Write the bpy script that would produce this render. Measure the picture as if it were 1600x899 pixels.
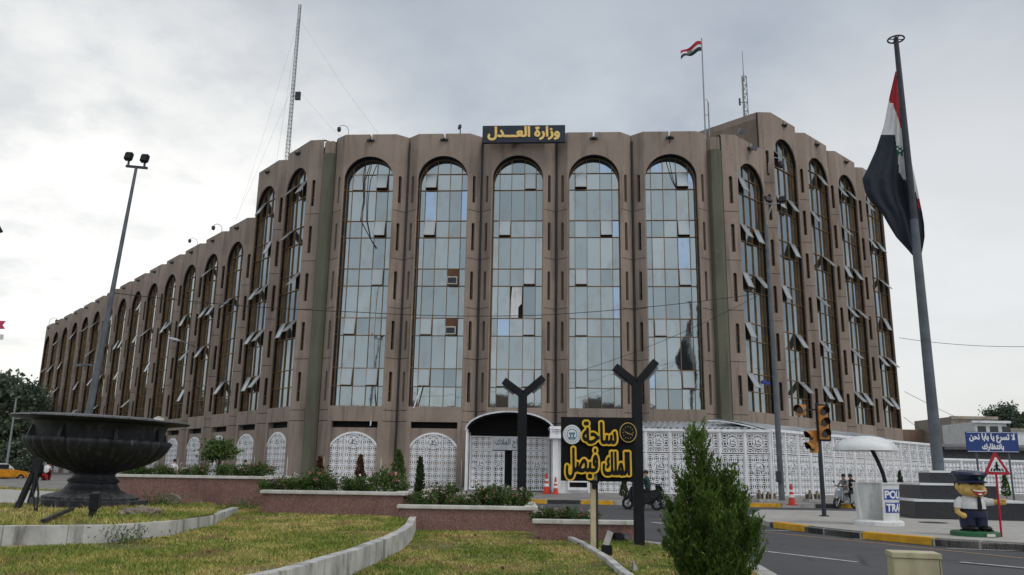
import bpy, bmesh, math, random
import numpy as np
from mathutils import Vector, Matrix
from mathutils.geometry import tessellate_polygon
random.seed(7); rng = np.random.default_rng(7)
for o in list(bpy.data.objects): bpy.data.objects.remove(o)
S = bpy.context.scene; COL = S.collection
R = math.radians; PI = math.pi

# ------------------------------------------------------------------ camera
F_PX, PITCH, ROLL, HC = 1263.2, .2240, .0162, 1.45
fw = Vector((0, math.cos(PITCH), math.sin(PITCH))); up0 = Vector((0, -math.sin(PITCH), math.cos(PITCH))); r0 = Vector((1, 0, 0))
rt = r0*math.cos(ROLL) + up0*math.sin(ROLL); up = -r0*math.sin(ROLL) + up0*math.cos(ROLL)
CAM = Vector((0, 0, HC))
cd = bpy.data.cameras.new('camera'); cam = bpy.data.objects.new('camera', cd); COL.objects.link(cam)
cd.sensor_width = 36; cd.sensor_fit = 'HORIZONTAL'; cd.lens = F_PX/1600*36; cd.clip_start = .1; cd.clip_end = 3000
m3 = Matrix((rt, up, -fw)).transposed(); cam.matrix_world = Matrix.Translation(CAM) @ m3.to_4x4()
S.camera = cam
def ray(px, py): return fw + rt*((px-800)/F_PX) - up*((py-449.5)/F_PX)
def G(px, py, z=0.0):                      # where the line of sight meets a horizontal plane
    d = ray(px, py); return CAM + d*((z-HC)/d.z)
def Y(px, py, y):                          # ... meets the plane at distance y
    d = ray(px, py); return CAM + d*(y/d.y)

# ------------------------------------------------------------------ sky, sun, exposure
SUN_EL, SUN_AZ = R(52), R(125)             # azimuth clockwise from +Y: sun high behind the camera, to the right
w = bpy.data.worlds.new('World'); S.world = w; w.use_nodes = True
nt = w.node_tree; N = nt.nodes; L = nt.links
for n in list(N): N.remove(n)
def nd(t, **k):
    n = N.new(t)
    for a, b in k.items(): setattr(n, a, b)
    return n
def vmath(op, a, b=None, tree=None):
    n = (tree or nt).nodes.new('ShaderNodeVectorMath'); n.operation = op
    for i, x in enumerate((a, b)):
        if x is None: continue
        if hasattr(x, 'is_linked') or isinstance(x, bpy.types.NodeSocket): (tree or nt).links.new(x, n.inputs[i])
        else: n.inputs[i].default_value = x
    return n
def mth(op, a, b=None, c=None, tree=None, clamp=False):
    t = tree or nt
    n = t.nodes.new('ShaderNodeMath'); n.operation = op; n.use_clamp = clamp
    for i, x in enumerate((a, b, c)):
        if x is None: continue
        if isinstance(x, bpy.types.NodeSocket): t.links.new(x, n.inputs[i])
        else: n.inputs[i].default_value = x
    return n.outputs[0]
def mixc(fac, a, b, tree=None, mode='MIX'):
    t = tree or nt
    n = t.nodes.new('ShaderNodeMix'); n.data_type = 'RGBA'; n.blend_type = mode
    for s, x in ((n.inputs[0], fac), (n.inputs[6], a), (n.inputs[7], b)):
        if isinstance(x, bpy.types.NodeSocket): t.links.new(x, s)
        elif isinstance(x, (int, float)): s.default_value = x
        else: s.default_value = (*x, 1) if len(x) == 3 else x
    return n.outputs[2]
def ramp(fac, lo, hi, tree=None):
    t = tree or nt
    n = t.nodes.new('ShaderNodeMapRange'); n.interpolation_type = 'SMOOTHSTEP'
    t.links.new(fac, n.inputs[0]); n.inputs[1].default_value = lo; n.inputs[2].default_value = hi
    return n.outputs[0]
sky = nd('ShaderNodeTexSky', sky_type='NISHITA', sun_disc=False, sun_elevation=SUN_EL, sun_rotation=SUN_AZ)
bg1 = nd('ShaderNodeBackground'); L.new(sky.outputs[0], bg1.inputs[0]); bg1.inputs[1].default_value = .07
tc = nd('ShaderNodeTexCoord'); sep = nd('ShaderNodeSeparateXYZ'); L.new(tc.outputs['Generated'], sep.inputs[0])
zz = mth('MAXIMUM', sep.outputs[2], 0.0)
den = mth('ADD', zz, .22)
comb = nd('ShaderNodeCombineXYZ'); L.new(mth('DIVIDE', sep.outputs[0], den), comb.inputs[0]); L.new(mth('DIVIDE', sep.outputs[1], den), comb.inputs[1])
n1 = nd('ShaderNodeTexNoise'); L.new(comb.outputs[0], n1.inputs['Vector']); n1.inputs['Scale'].default_value = 1.15; n1.inputs['Detail'].default_value = 7; n1.inputs['Roughness'].default_value = .52; n1.inputs['Distortion'].default_value = .25
n2 = nd('ShaderNodeTexNoise'); L.new(comb.outputs[0], n2.inputs['Vector']); n2.inputs['Scale'].default_value = 4.2; n2.inputs['Detail'].default_value = 6; n2.inputs['Roughness'].default_value = .6
cl = ramp(mth('ADD', mth('MULTIPLY', n1.outputs[0], .74), mth('MULTIPLY', n2.outputs[0], .26)), .38, .62)
base = mixc(cl, (.345, .39, .455), (.57, .615, .66))
def glow(px, py, lo, hi):
    d = ray(px, py).normalized()
    v = vmath('DOT_PRODUCT', tc.outputs['Generated'], tuple(d))
    return ramp(v.outputs['Value'], lo, hi)
gl = glow(-20, 350, .86, .995)
patch = mth('MULTIPLY', gl, mth('MULTIPLY', ramp(n1.outputs[0], .22, .52), mth('ADD', mth('MULTIPLY', ramp(n2.outputs[0], .3, .6), .5), .5)), clamp=True)
base = mixc(mth('MULTIPLY', gl, .55), base, (.68, .69, .68))
base = mixc(patch, base, (1.02, 1.01, .97))
topd = mth('MULTIPLY', ramp(sep.outputs[2], .30, .62), ramp(sep.outputs[1], .2, .6), clamp=True)
base = mixc(mth('MULTIPLY', topd, .72), base, (.365, .405, .465))
gr = glow(1500, 470, .93, 1.0)
base = mixc(mth('MULTIPLY', gr, .7), base, (.80, .80, .79))
hz = ramp(sep.outputs[2], .20, .02)
base = mixc(mth('MULTIPLY', hz, .55), base, (.74, .73, .68))
back = ramp(sep.outputs[1], .1, -.7)       # unseen sky behind the camera, brightened to light the facade
base = mixc(mth('MULTIPLY', back, .6), base, (.92, .96, 1.0))
bg2 = nd('ShaderNodeBackground'); L.new(base, bg2.inputs[0]); bg2.inputs[1].default_value = 1.0
mx = nd('ShaderNodeMixShader'); mx.inputs[0].default_value = .93; L.new(bg1.outputs[0], mx.inputs[1]); L.new(bg2.outputs[0], mx.inputs[2])
wo = nd('ShaderNodeOutputWorld'); L.new(mx.outputs[0], wo.inputs[0])
sd = bpy.data.lights.new('sun', 'SUN'); sd.energy = .9; sd.angle = R(18); sd.color = (1, .95, .88)
so = bpy.data.objects.new('sun', sd); COL.objects.link(so)
sv = Vector((math.sin(SUN_AZ)*math.cos(SUN_EL), math.cos(SUN_AZ)*math.cos(SUN_EL), math.sin(SUN_EL)))
so.rotation_euler = sv.to_track_quat('Z', 'Y').to_euler()
S.view_settings.view_transform = 'Standard'; S.view_settings.look = 'None'; S.view_settings.exposure = 0.24; S.view_settings.gamma = 1

# ------------------------------------------------------------------ materials
MATS = {}
def newmat(name):
    m = bpy.data.materials.new(name); m.use_nodes = True
    t = m.node_tree; b = t.nodes['Principled BSDF']; MATS[name] = m
    return m, t, b
def pos(t): return t.nodes.new('ShaderNodeNewGeometry').outputs['Position']
def scaled(t, v, s): return vmath('MULTIPLY', v, s, t).outputs[0]
def noise(t, v, scale, detail=4, rough=.55, dist=0):
    n = t.nodes.new('ShaderNodeTexNoise'); t.links.new(v, n.inputs['Vector'])
    n.inputs['Scale'].default_value = scale; n.inputs['Detail'].default_value = detail; n.inputs['Roughness'].default_value = rough; n.inputs['Distortion'].default_value = dist
    return n.outputs[0]
def bumpit(t, b, h, strength, dist=.02):
    n = t.nodes.new('ShaderNodeBump'); n.inputs['Strength'].default_value = strength; n.inputs['Distance'].default_value = dist
    t.links.new(h, n.inputs['Height']); t.links.new(n.outputs[0], b.inputs['Normal'])
def mul(c, k): return tuple(x*k for x in c)
def mat(name, col, rough=.6, metal=0, var=.18, scale=3.0, bump=.1, grime=.0, spec=.4):
    m, t, b = newmat(name); p = pos(t)
    n = noise(t, p, scale, 6)
    c = mixc(ramp(n, .3, .7, t), mul(col, 1-var), mul(col, 1+var), t)
    if grime:
        g = noise(t, scaled(t, p, (2.2, 2.2, .5)), scale*.7, 6, .65)
        c = mixc(mth('MULTIPLY', ramp(g, .5, .72, t), grime, tree=t), c, (.07, .06, .05), t)
    t.links.new(c, b.inputs['Base Color'])
    rr = mth('ADD', mth('MULTIPLY', noise(t, p, scale*4, 3), .25, tree=t), rough-.12, tree=t, clamp=True)
    t.links.new(rr, b.inputs['Roughness']); b.inputs['Metallic'].default_value = metal; b.inputs['Specular IOR Level'].default_value = spec
    if bump: bumpit(t, b, noise(t, p, scale*12, 4), bump)
    return m

def concrete(name, col, dark, streak=.5):
    m, t, b = newmat(name); p = pos(t)
    n = noise(t, p, .35, 6, .6)
    c = mixc(ramp(n, .3, .72, t), mul(col, .84), mul(col, 1.13), t)
    # every precast panel left the mould with its own tone
    oi = t.nodes.new('ShaderNodeObjectInfo'); sp = t.nodes.new('ShaderNodeSeparateXYZ'); t.links.new(p, sp.inputs[0])
    fl_ = mth('FLOOR', mth('DIVIDE', mth('SUBTRACT', sp.outputs[2], 1.83, tree=t), 3.548, tree=t), tree=t)
    wn = t.nodes.new('ShaderNodeTexWhiteNoise'); wn.noise_dimensions = '2D'; cb = t.nodes.new('ShaderNodeCombineXYZ')
    t.links.new(fl_, cb.inputs[0]); t.links.new(mth('MULTIPLY', oi.outputs['Random'], 91.7, tree=t), cb.inputs[1]); t.links.new(cb.outputs[0], wn.inputs['Vector'])
    c = mixc(mth('MULTIPLY', wn.outputs['Value'], .30, tree=t), c, mul(col, .62), t)
    c = mixc(mth('MULTIPLY', oi.outputs['Random'], .22, tree=t), c, (col[0]*1.12, col[1]*1.1, col[2]*1.1), t)
    c = mixc(mth('MULTIPLY', ramp(noise(t, p, 9, 5, .7), .35, .7, t), .3, tree=t), c, mul(col, .66), t)
    s = noise(t, scaled(t, p, (1.4, 1.4, .14)), 1.5, 6, .6)
    c = mixc(mth('MULTIPLY', ramp(s, .48, .68, t), streak, tree=t), c, dark, t)
    s2 = noise(t, scaled(t, p, (4.5, 4.5, .2)), 1.1, 5, .6)
    c = mixc(mth('MULTIPLY', ramp(s2, .56, .72, t), .25, tree=t), c, mul(col, 1.35), t)
    s3 = noise(t, p, .9, 6, .7)
    c = mixc(mth('MULTIPLY', ramp(s3, .60, .70, t), .45, tree=t), c, (.17, .15, .135), t)
    t.links.new(c, b.inputs['Base Color']); b.inputs['Roughness'].default_value = .88; b.inputs['Specular IOR Level'].default_value = .25
    bumpit(t, b, noise(t, p, 14, 5, .7), .3, .03)
concrete('concrete', (.310, .248, .205), (.105, .085, .072))
concrete('green_concrete', (.135, .138, .098), (.072, .070, .055), .6)
concrete('far_concrete', (.36, .32, .27), (.2, .17, .14))
concrete('brown_wall', (.30, .21, .155), (.17, .12, .09))
mat('joint', (.035, .032, .03), .9)
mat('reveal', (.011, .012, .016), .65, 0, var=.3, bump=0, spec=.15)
mat('bronze', (.23, .14, .066), .45, .45, .25, 2)
mat('sash', (.34, .32, .29), .5, .2)
def glassmat():
    m, t, b = newmat('mirror_glass')
    a = t.nodes.new('ShaderNodeAttribute'); a.attribute_name = 'tint'
    c = mixc(a.outputs['Fac'], (.225, .272, .29), (.375, .422, .428), t)
    c = mixc(ramp(a.outputs['Fac'], .955, .965, t), c, (.34, .44, .56), t)
    d = noise(t, scaled(t, pos(t), (1, 1, .5)), 1.3, 5, .65)
    c = mixc(mth('MULTIPLY', ramp(d, .46, .72, t), .42, tree=t), c, (.23, .22, .20), t)
    t.links.new(c, b.inputs['Base Color']); b.inputs['Metallic'].default_value = .93; b.inputs['Roughness'].default_value = .035
    bumpit(t, b, noise(t, pos(t), .9, 3), .12, .02)
glassmat()
m, t, b = newmat('dark_glass'); b.inputs['Base Color'].default_value = (.012, .013, .014, 1); b.inputs['Roughness'].default_value = .08
m, t, b = newmat('sash_glass'); b.inputs['Base Color'].default_value = (.38, .42, .44, 1); b.inputs['Roughness'].default_value = .3; b.inputs['Metallic'].default_value = .55
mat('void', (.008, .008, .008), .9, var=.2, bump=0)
def lattice(name, cell, col=(.84, .85, .87), dw=.06, lw=.032):
    m, t, b = newmat(name)
    tcn = t.nodes.new('ShaderNodeTexCoord'); sp = t.nodes.new('ShaderNodeSeparateXYZ'); t.links.new(tcn.outputs['Object'], sp.inputs[0])
    x = mth('DIVIDE', sp.outputs[0], cell, tree=t); z = mth('DIVIDE', sp.outputs[2], cell, tree=t)
    def fr(v): return mth('SUBTRACT', mth('FRACT', v, tree=t), .5, tree=t)
    fx, fz = fr(x), fr(z)
    d = mth('SQRT', mth('ADD', mth('MULTIPLY', fx, fx, tree=t), mth('MULTIPLY', fz, fz, tree=t), tree=t), tree=t)
    ring = mth('LESS_THAN', mth('ABSOLUTE', mth('SUBTRACT', d, .22, tree=t), tree=t), .055, tree=t)
    ring2 = mth('LESS_THAN', mth('ABSOLUTE', mth('SUBTRACT', d, .455, tree=t), tree=t), .04, tree=t)
    def line(e, wd): return mth('LESS_THAN', mth('ABSOLUTE', e, tree=t), wd, tree=t)
    d1 = fr(mth('ADD', mth('ADD', x, z, tree=t), .5, tree=t)); d2 = fr(mth('ADD', mth('SUBTRACT', x, z, tree=t), .5, tree=t))
    out = mth('GREATER_THAN', d, .27, tree=t)
    s = mth('MULTIPLY', mth('MAXIMUM', mth('MAXIMUM', line(d1, dw), line(d2, dw), tree=t), mth('MAXIMUM', line(fr(mth('ADD', x, .5, tree=t)), lw), line(fr(mth('ADD', z, .5, tree=t)), lw), tree=t), tree=t), out, tree=t)
    s = mth('MAXIMUM', s, mth('MAXIMUM', ring, ring2, tree=t), tree=t)
    n = noise(t, tcn.outputs['Object'], 1.2, 5)
    t.links.new(mixc(ramp(n, .35, .7, t), mul(col, .84), col, t), b.inputs['Base Color']); b.inputs['Roughness'].default_value = .5
    tr = t.nodes.new('ShaderNodeBsdfTransparent'); mxs = t.nodes.new('ShaderNodeMixShader'); o = t.nodes['Material Output']
    t.links.new(s, mxs.inputs[0]); t.links.new(tr.outputs[0], mxs.inputs[1]); t.links.new(b.outputs[0], mxs.inputs[2]); t.links.new(mxs.outputs[0], o.inputs[0])
lattice('lattice', .44, dw=.05); lattice('lattice_fine', .36, dw=.10, lw=.06); lattice('lattice_arch', .43, dw=.088, lw=.05)
mat('white_metal', (.80, .81, .83), .45, var=.08, scale=1.5, bump=0, grime=.25)
mat('white_paint', (.68, .69, .68), .5, var=.08, scale=2, bump=.05, grime=.3)
mat('white_roof', (.62, .65, .68), .5, var=.12, scale=1, bump=0, grime=.35)
m, t, b = newmat('translucent_sheet'); b.inputs['Roughness'].default_value = .25
t.links.new(mixc(ramp(noise(t, pos(t), .9, 5), .3, .7, t), (.25, .28, .30), (.52, .55, .58), t), b.inputs['Base Color'])
mat('black_metal', (.009, .010, .013), .5, var=.3, scale=4, bump=.03, spec=.25)
mat('black_sign', (.006, .006, .007), .45, var=.2, spec=.25)
mat('letter_drum', (.028, .027, .026), .5, bump=0)
mat('navy_sign', (.012, .018, .035), .4, var=.2, bump=0)
mat('gold', (.72, .50, .16), .35, .35, .12, 4, 0)
mat('gold_paint', (.82, .50, .035), .45, 0, .12, 8, 0)
mat('galvanised', (.105, .12, .135), .5, .3, .2, 2, .03, .25)
mat('grey_steel', (.24, .25, .26), .5, .5, .15, 2, 0)
mat('dark_steel', (.034, .038, .046), .5, .3, .2, 3, 0)
mat('marble', (.47, .46, .44), .6, 0, .22, 2.2, .15, .75)
mat('coping', (.60, .58, .54), .6, 0, .14, 3, .15, .35)
def granite(name, a, bcol, c3, rough):
    m, t, b = newmat(name); p = pos(t)
    v = t.nodes.new('ShaderNodeTexVoronoi'); t.links.new(p, v.inputs['Vector']); v.inputs['Scale'].default_value = 60
    sp = t.nodes.new('ShaderNodeSeparateXYZ'); t.links.new(v.outputs['Color'], sp.inputs[0])
    c = mixc(ramp(sp.outputs[0], .3, .8, t), a, bcol, t)
    c = mixc(ramp(sp.outputs[1], .72, .82, t), c, c3, t)
    g = noise(t, scaled(t, p, (1, 1, .6)), 1.2, 6, .65)
    c = mixc(mth('MULTIPLY', ramp(g, .46, .7, t), .45, tree=t), c, mul(a, .5), t)
    # slab joints
    sx = t.nodes.new('ShaderNodeSeparateXYZ'); t.links.new(p, sx.inputs[0])
    j = mth('LESS_THAN', mth('ABSOLUTE', mth('SUBTRACT', mth('FRACT', mth('MULTIPLY', sx.outputs[0], .83, tree=t), tree=t), .5, tree=t), tree=t), .006, tree=t)
    c = mixc(mth('MULTIPLY', j, 0 if name == 'black_granite' else .6, tree=t), c, (.25, .2, .19), t)
    t.links.new(c, b.inputs['Base Color']); b.inputs['Roughness'].default_value = rough
    bumpit(t, b, g, .15)
granite('red_granite', (.175, .085, .072), (.235, .118, .10), (.30, .19, .165), .45)
granite('black_granite', (.012, .013, .016), (.02, .021, .025), (.04, .04, .045), .38)
def asphalt():
    m, t, b = newmat('asphalt'); p = pos(t)
    c = mixc(ramp(noise(t, p, .22, 6, .6), .3, .7, t), (.040, .041, .045), (.068, .067, .068), t)
    c = mixc(mth('MULTIPLY', ramp(noise(t, scaled(t, p, (1, .35, 1)), .9, 7, .7), .52, .72, t), .4, tree=t), c, (.10, .095, .09), t)
    c = mixc(mth('MULTIPLY', ramp(noise(t, p, 90, 3), .45, .7, t), .5, tree=t), c, (.11, .11, .11), t)
    v = t.nodes.new('ShaderNodeTexVoronoi'); v.feature = 'DISTANCE_TO_EDGE'; v.inputs['Scale'].default_value = .32
    wob = vmath('ADD', p, scaled(t, vmath('SUBTRACT', t.nodes.new('ShaderNodeTexNoise').outputs['Color'], (.5, .5, .5), t).outputs[0], (1.2, 1.2, 0)), t)
    t.links.new(wob.outputs[0], v.inputs['Vector'])
    ck = mth('MULTIPLY', ramp(v.outputs['Distance'], .012, .004, t), ramp(noise(t, p, .3, 3), .48, .6, t), tree=t)
    c = mixc(mth('MULTIPLY', ck, .75, tree=t), c, (.012, .012, .012), t)
    c = mixc(mth('MULTIPLY', ramp(noise(t, p, .8, 3, .5), .64, .72, t), .55, tree=t), c, (.022, .022, .023), t)
    t.links.new(c, b.inputs['Base Color']); b.inputs['Roughness'].default_value = .78
    bumpit(t, b, noise(t, p, 120, 3), .4, .01)
asphalt()
def paving():
    m, t, b = newmat('paving'); p = pos(t)
    br = t.nodes.new('ShaderNodeTexBrick'); t.links.new(p, br.inputs['Vector']); br.inputs['Scale'].default_value = 2.2
    br.inputs['Color1'].default_value = (.36, .34, .31, 1); br.inputs['Color2'].default_value = (.44, .42, .385, 1); br.inputs['Mortar'].default_value = (.22, .2, .18, 1); br.inputs['Mortar Size'].default_value = .012
    c = mixc(mth('MULTIPLY', ramp(noise(t, p, .7, 6, .65), .45, .72, t), .45, tree=t), br.outputs[0], (.2, .185, .165), t)
    t.links.new(c, b.inputs['Base Color']); b.inputs['Roughness'].default_value = .8
paving()
mat('grey_paving', (.20, .19, .178), .85, var=.22, scale=.8, bump=.15, grime=.3)
def grassmat(name, leafy):
    m, t, b = newmat(name); p = pos(t)
    big = ramp(noise(t, scaled(t, p, (1, .62, 0)), .62, 5, .62), .36, .64, t)
    fine = ramp(noise(t, scaled(t, p, (1, 1, 0)), 3.2, 5, .7), .30, .72, t)
    k = mth('SUBTRACT', mth('ADD', mth('MULTIPLY', big, .66, tree=t), mth('MULTIPLY', fine, .55, tree=t), tree=t), .20, tree=t, clamp=True)
    if leafy:
        a = t.nodes.new('ShaderNodeAttribute'); a.attribute_name = 'tint'
        k = mth('ADD', k, mth('MULTIPLY', mth('SUBTRACT', a.outputs['Fac'], .5, tree=t), .55, tree=t), tree=t, clamp=True)
        c = mixc(ramp(k, .0, .55, t), (.14, .205, .032), (.35, .335, .085), t)
        c = mixc(ramp(k, .45, 1.0, t), c, (.64, .48, .22), t)
        c = mixc(mth('MULTIPLY', ramp(noise(t, scaled(t, p, (1, .7, 0)), 1.1, 5, .65), .52, .66, t), .8, tree=t), c, (.30, .20, .10), t)
    else:
        c = mixc(k, (.07, .095, .022), (.22, .165, .075), t)
        c = mixc(mth('MULTIPLY', ramp(noise(t, p, 14, 4, .7), .5, .75, t), .5, tree=t), c, (.13, .09, .05), t)
    t.links.new(c, b.inputs['Base Color']); b.inputs['Roughness'].default_value = .7; b.inputs['Specular IOR Level'].default_value = .2
    if not leafy: bumpit(t, b, noise(t, p, 30, 4), .6, .03)
grassmat('turf', False); grassmat('blades', True)
def leafmat(name, a, bcol, trans=.0):
    m, t, b = newmat(name)
    at = t.nodes.new('ShaderNodeAttribute'); at.attribute_name = 'tint'
    c = mixc(at.outputs['Fac'], a, bcol, t)
    c = mixc(mth('MULTIPLY', ramp(noise(t, pos(t), 2.0, 3), .4, .65, t), .35, tree=t), c, mul(a, .8), t)
    t.links.new(c, b.inputs['Base Color']); b.inputs['Roughness'].default_value = .55; b.inputs['Specular IOR Level'].default_value = .3
    if trans:
        tl = t.nodes.new('ShaderNodeBsdfTranslucent'); t.links.new(c, tl.inputs[0])
        mxs = t.nodes.new('ShaderNodeMixShader'); mxs.inputs[0].default_value = trans
        t.links.new(b.outputs[0], mxs.inputs[1]); t.links.new(tl.outputs[0], mxs.inputs[2]); t.links.new(mxs.outputs[0], t.nodes['Material Output'].inputs[0])
leafmat('thuja_leaf', (.026, .068, .012), (.20, .30, .055), .3)
leafmat('bush_leaf', (.034, .075, .016), (.12, .185, .045), .25)
leafmat('tree_leaf', (.024, .045, .018), (.07, .10, .04), .2); leafmat('far_leaf', (.075, .105, .070), (.15, .19, .125), .25)  # far_leaf is paler: distance haze is mixed into the leaf colour
leafmat('dry_leaf', (.09, .045, .03), (.17, .09, .05), .1)
leafmat('petal_pink', (.42, .10, .14), (.62, .28, .26)); leafmat('petal_white', (.6, .5, .42), (.75, .68, .6)); leafmat('petal_red', (.22, .012, .03), (.4, .03, .06))
mat('bark', (.10, .075, .055), .9, 0, .3, 8, .5)
mat('soil', (.10, .075, .055), .95, 0, .35, 4, .5)
mat('rock', (.25, .205, .165), .9, 0, .4, 9, .8, .4)
mat('cast_iron', (.022, .024, .028), .5, .15, .45, 2.5, .3)
def urnmat():
    m, t, b = newmat('weathered_stone'); p = pos(t)
    c = mixc(ramp(noise(t, p, 3, 6, .65), .35, .7, t), (.010, .011, .015), (.026, .028, .034), t)
    s = noise(t, scaled(t, p, (6, 6, .7)), 1.0, 6, .7)
    c = mixc(mth('MULTIPLY', ramp(s, .52, .72, t), .6, tree=t), c, (.17, .17, .17), t)
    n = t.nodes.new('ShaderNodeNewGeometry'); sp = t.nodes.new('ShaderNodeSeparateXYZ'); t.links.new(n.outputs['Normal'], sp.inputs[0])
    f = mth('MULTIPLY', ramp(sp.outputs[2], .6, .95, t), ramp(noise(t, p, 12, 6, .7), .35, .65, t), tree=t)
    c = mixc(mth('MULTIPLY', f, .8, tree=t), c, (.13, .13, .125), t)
    t.links.new(c, b.inputs['Base Color']); b.inputs['Roughness'].default_value = .55
    bumpit(t, b, noise(t, p, 20, 5, .7), .35, .02)
urnmat()
mat('kerb_yellow', (.62, .33, .015), .6, 0, .18, 3, .1, .35)
mat('kerb_black', (.035, .035, .037), .7, 0, .3, 3, .1)
mat('kerb_stone', (.36, .35, .33), .75, 0, .2, 3, .15, .35)
mat('road_white', (.48, .47, .45), .7, 0, .3, 6, 0, .5); mat('road_orange', (.42, .25, .13), .7, 0, .3, 6, 0, .4)
mat('red_plastic', (.55, .035, .02), .4, bump=0); mat('cone_white', (.7, .7, .68), .5, bump=0)
mat('traffic_yellow', (.50, .215, .05), .45, 0, .12, 5, 0, .2)
mat('lens_dark', (.03, .022, .015), .12, bump=0)
mat('cream_paint', (.50, .46, .30), .55, 0, .1, 2, .05, .35)
mat('post_cream', (.52, .45, .29), .6, 0, .1, 6, .05, .25)
mat('blue_sign', (.020, .048, .20), .45, bump=0, var=.08); mat('sign_white', (.75, .76, .77), .45, bump=0, var=.05)
mat('sign_red', (.42, .012, .03), .45, bump=0); mat('text_blue', (.02, .055, .30), .45, bump=0)
mat('skin', (.42, .235, .15), .55, bump=0); mat('skin_paint', (.60, .39, .11), .45, bump=0, var=.16, scale=6, grime=.35); mat('hair', (.012, .010, .009), .6)
mat('cloth_green', (.012, .045, .035), .85); mat('cloth_grey', (.22, .21, .21), .85); mat('cloth_black', (.015, .015, .018), .85); mat('cloth_white', (.6, .6, .6), .85); mat('cloth_navy', (.012, .018, .05), .7)
mat('statue_navy', (.012, .018, .055), .4, grime=.35); mat('statue_white', (.62, .62, .62), .45, grime=.3); mat('statue_green', (.02, .11, .045), .5, grime=.3); mat('mouth_red', (.30, .02, .02), .4); mat('teeth', (.75, .73, .65), .4)
mat('scooter_black', (.018, .018, .021), .25, bump=0); mat('scooter_grey', (.30, .31, .32), .3, .3, bump=0); mat('rubber', (.018, .018, .018), .85); mat('chrome', (.5, .5, .5), .2, .9, bump=0)
mat('taxi_yellow', (.65, .27, .02), .3, bump=0); mat('car_white', (.7, .7, .7), .3, bump=0); mat('tail_red', (.4, .01, .01), .25, bump=0)
mat('flag_red', (.33, .012, .025), .8, var=.12, scale=6); mat('flag_white', (.60, .60, .60), .8, var=.08, scale=6); mat('flag_black', (.012, .017, .028), .8, var=.2, scale=6); mat('flag_green', (.01, .12, .06), .8)
mat('emblem_blue', (.05, .17, .24), .5, bump=0); mat('brick_red', (.28, .07, .05), .8); mat('roof_grey', (.12, .12, .125), .8, grime=.3)
mat('pipe_white', (.55, .55, .55), .5); mat('cable_black', (.012, .012, .012), .6); mat('board_brown', (.13, .065, .035), .8); mat('ac_beige', (.48, .46, .42), .6); mat('orange_plastic', (.5, .16, .02), .5)
mat('pink_cloth', (.5, .06, .14), .8)

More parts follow.
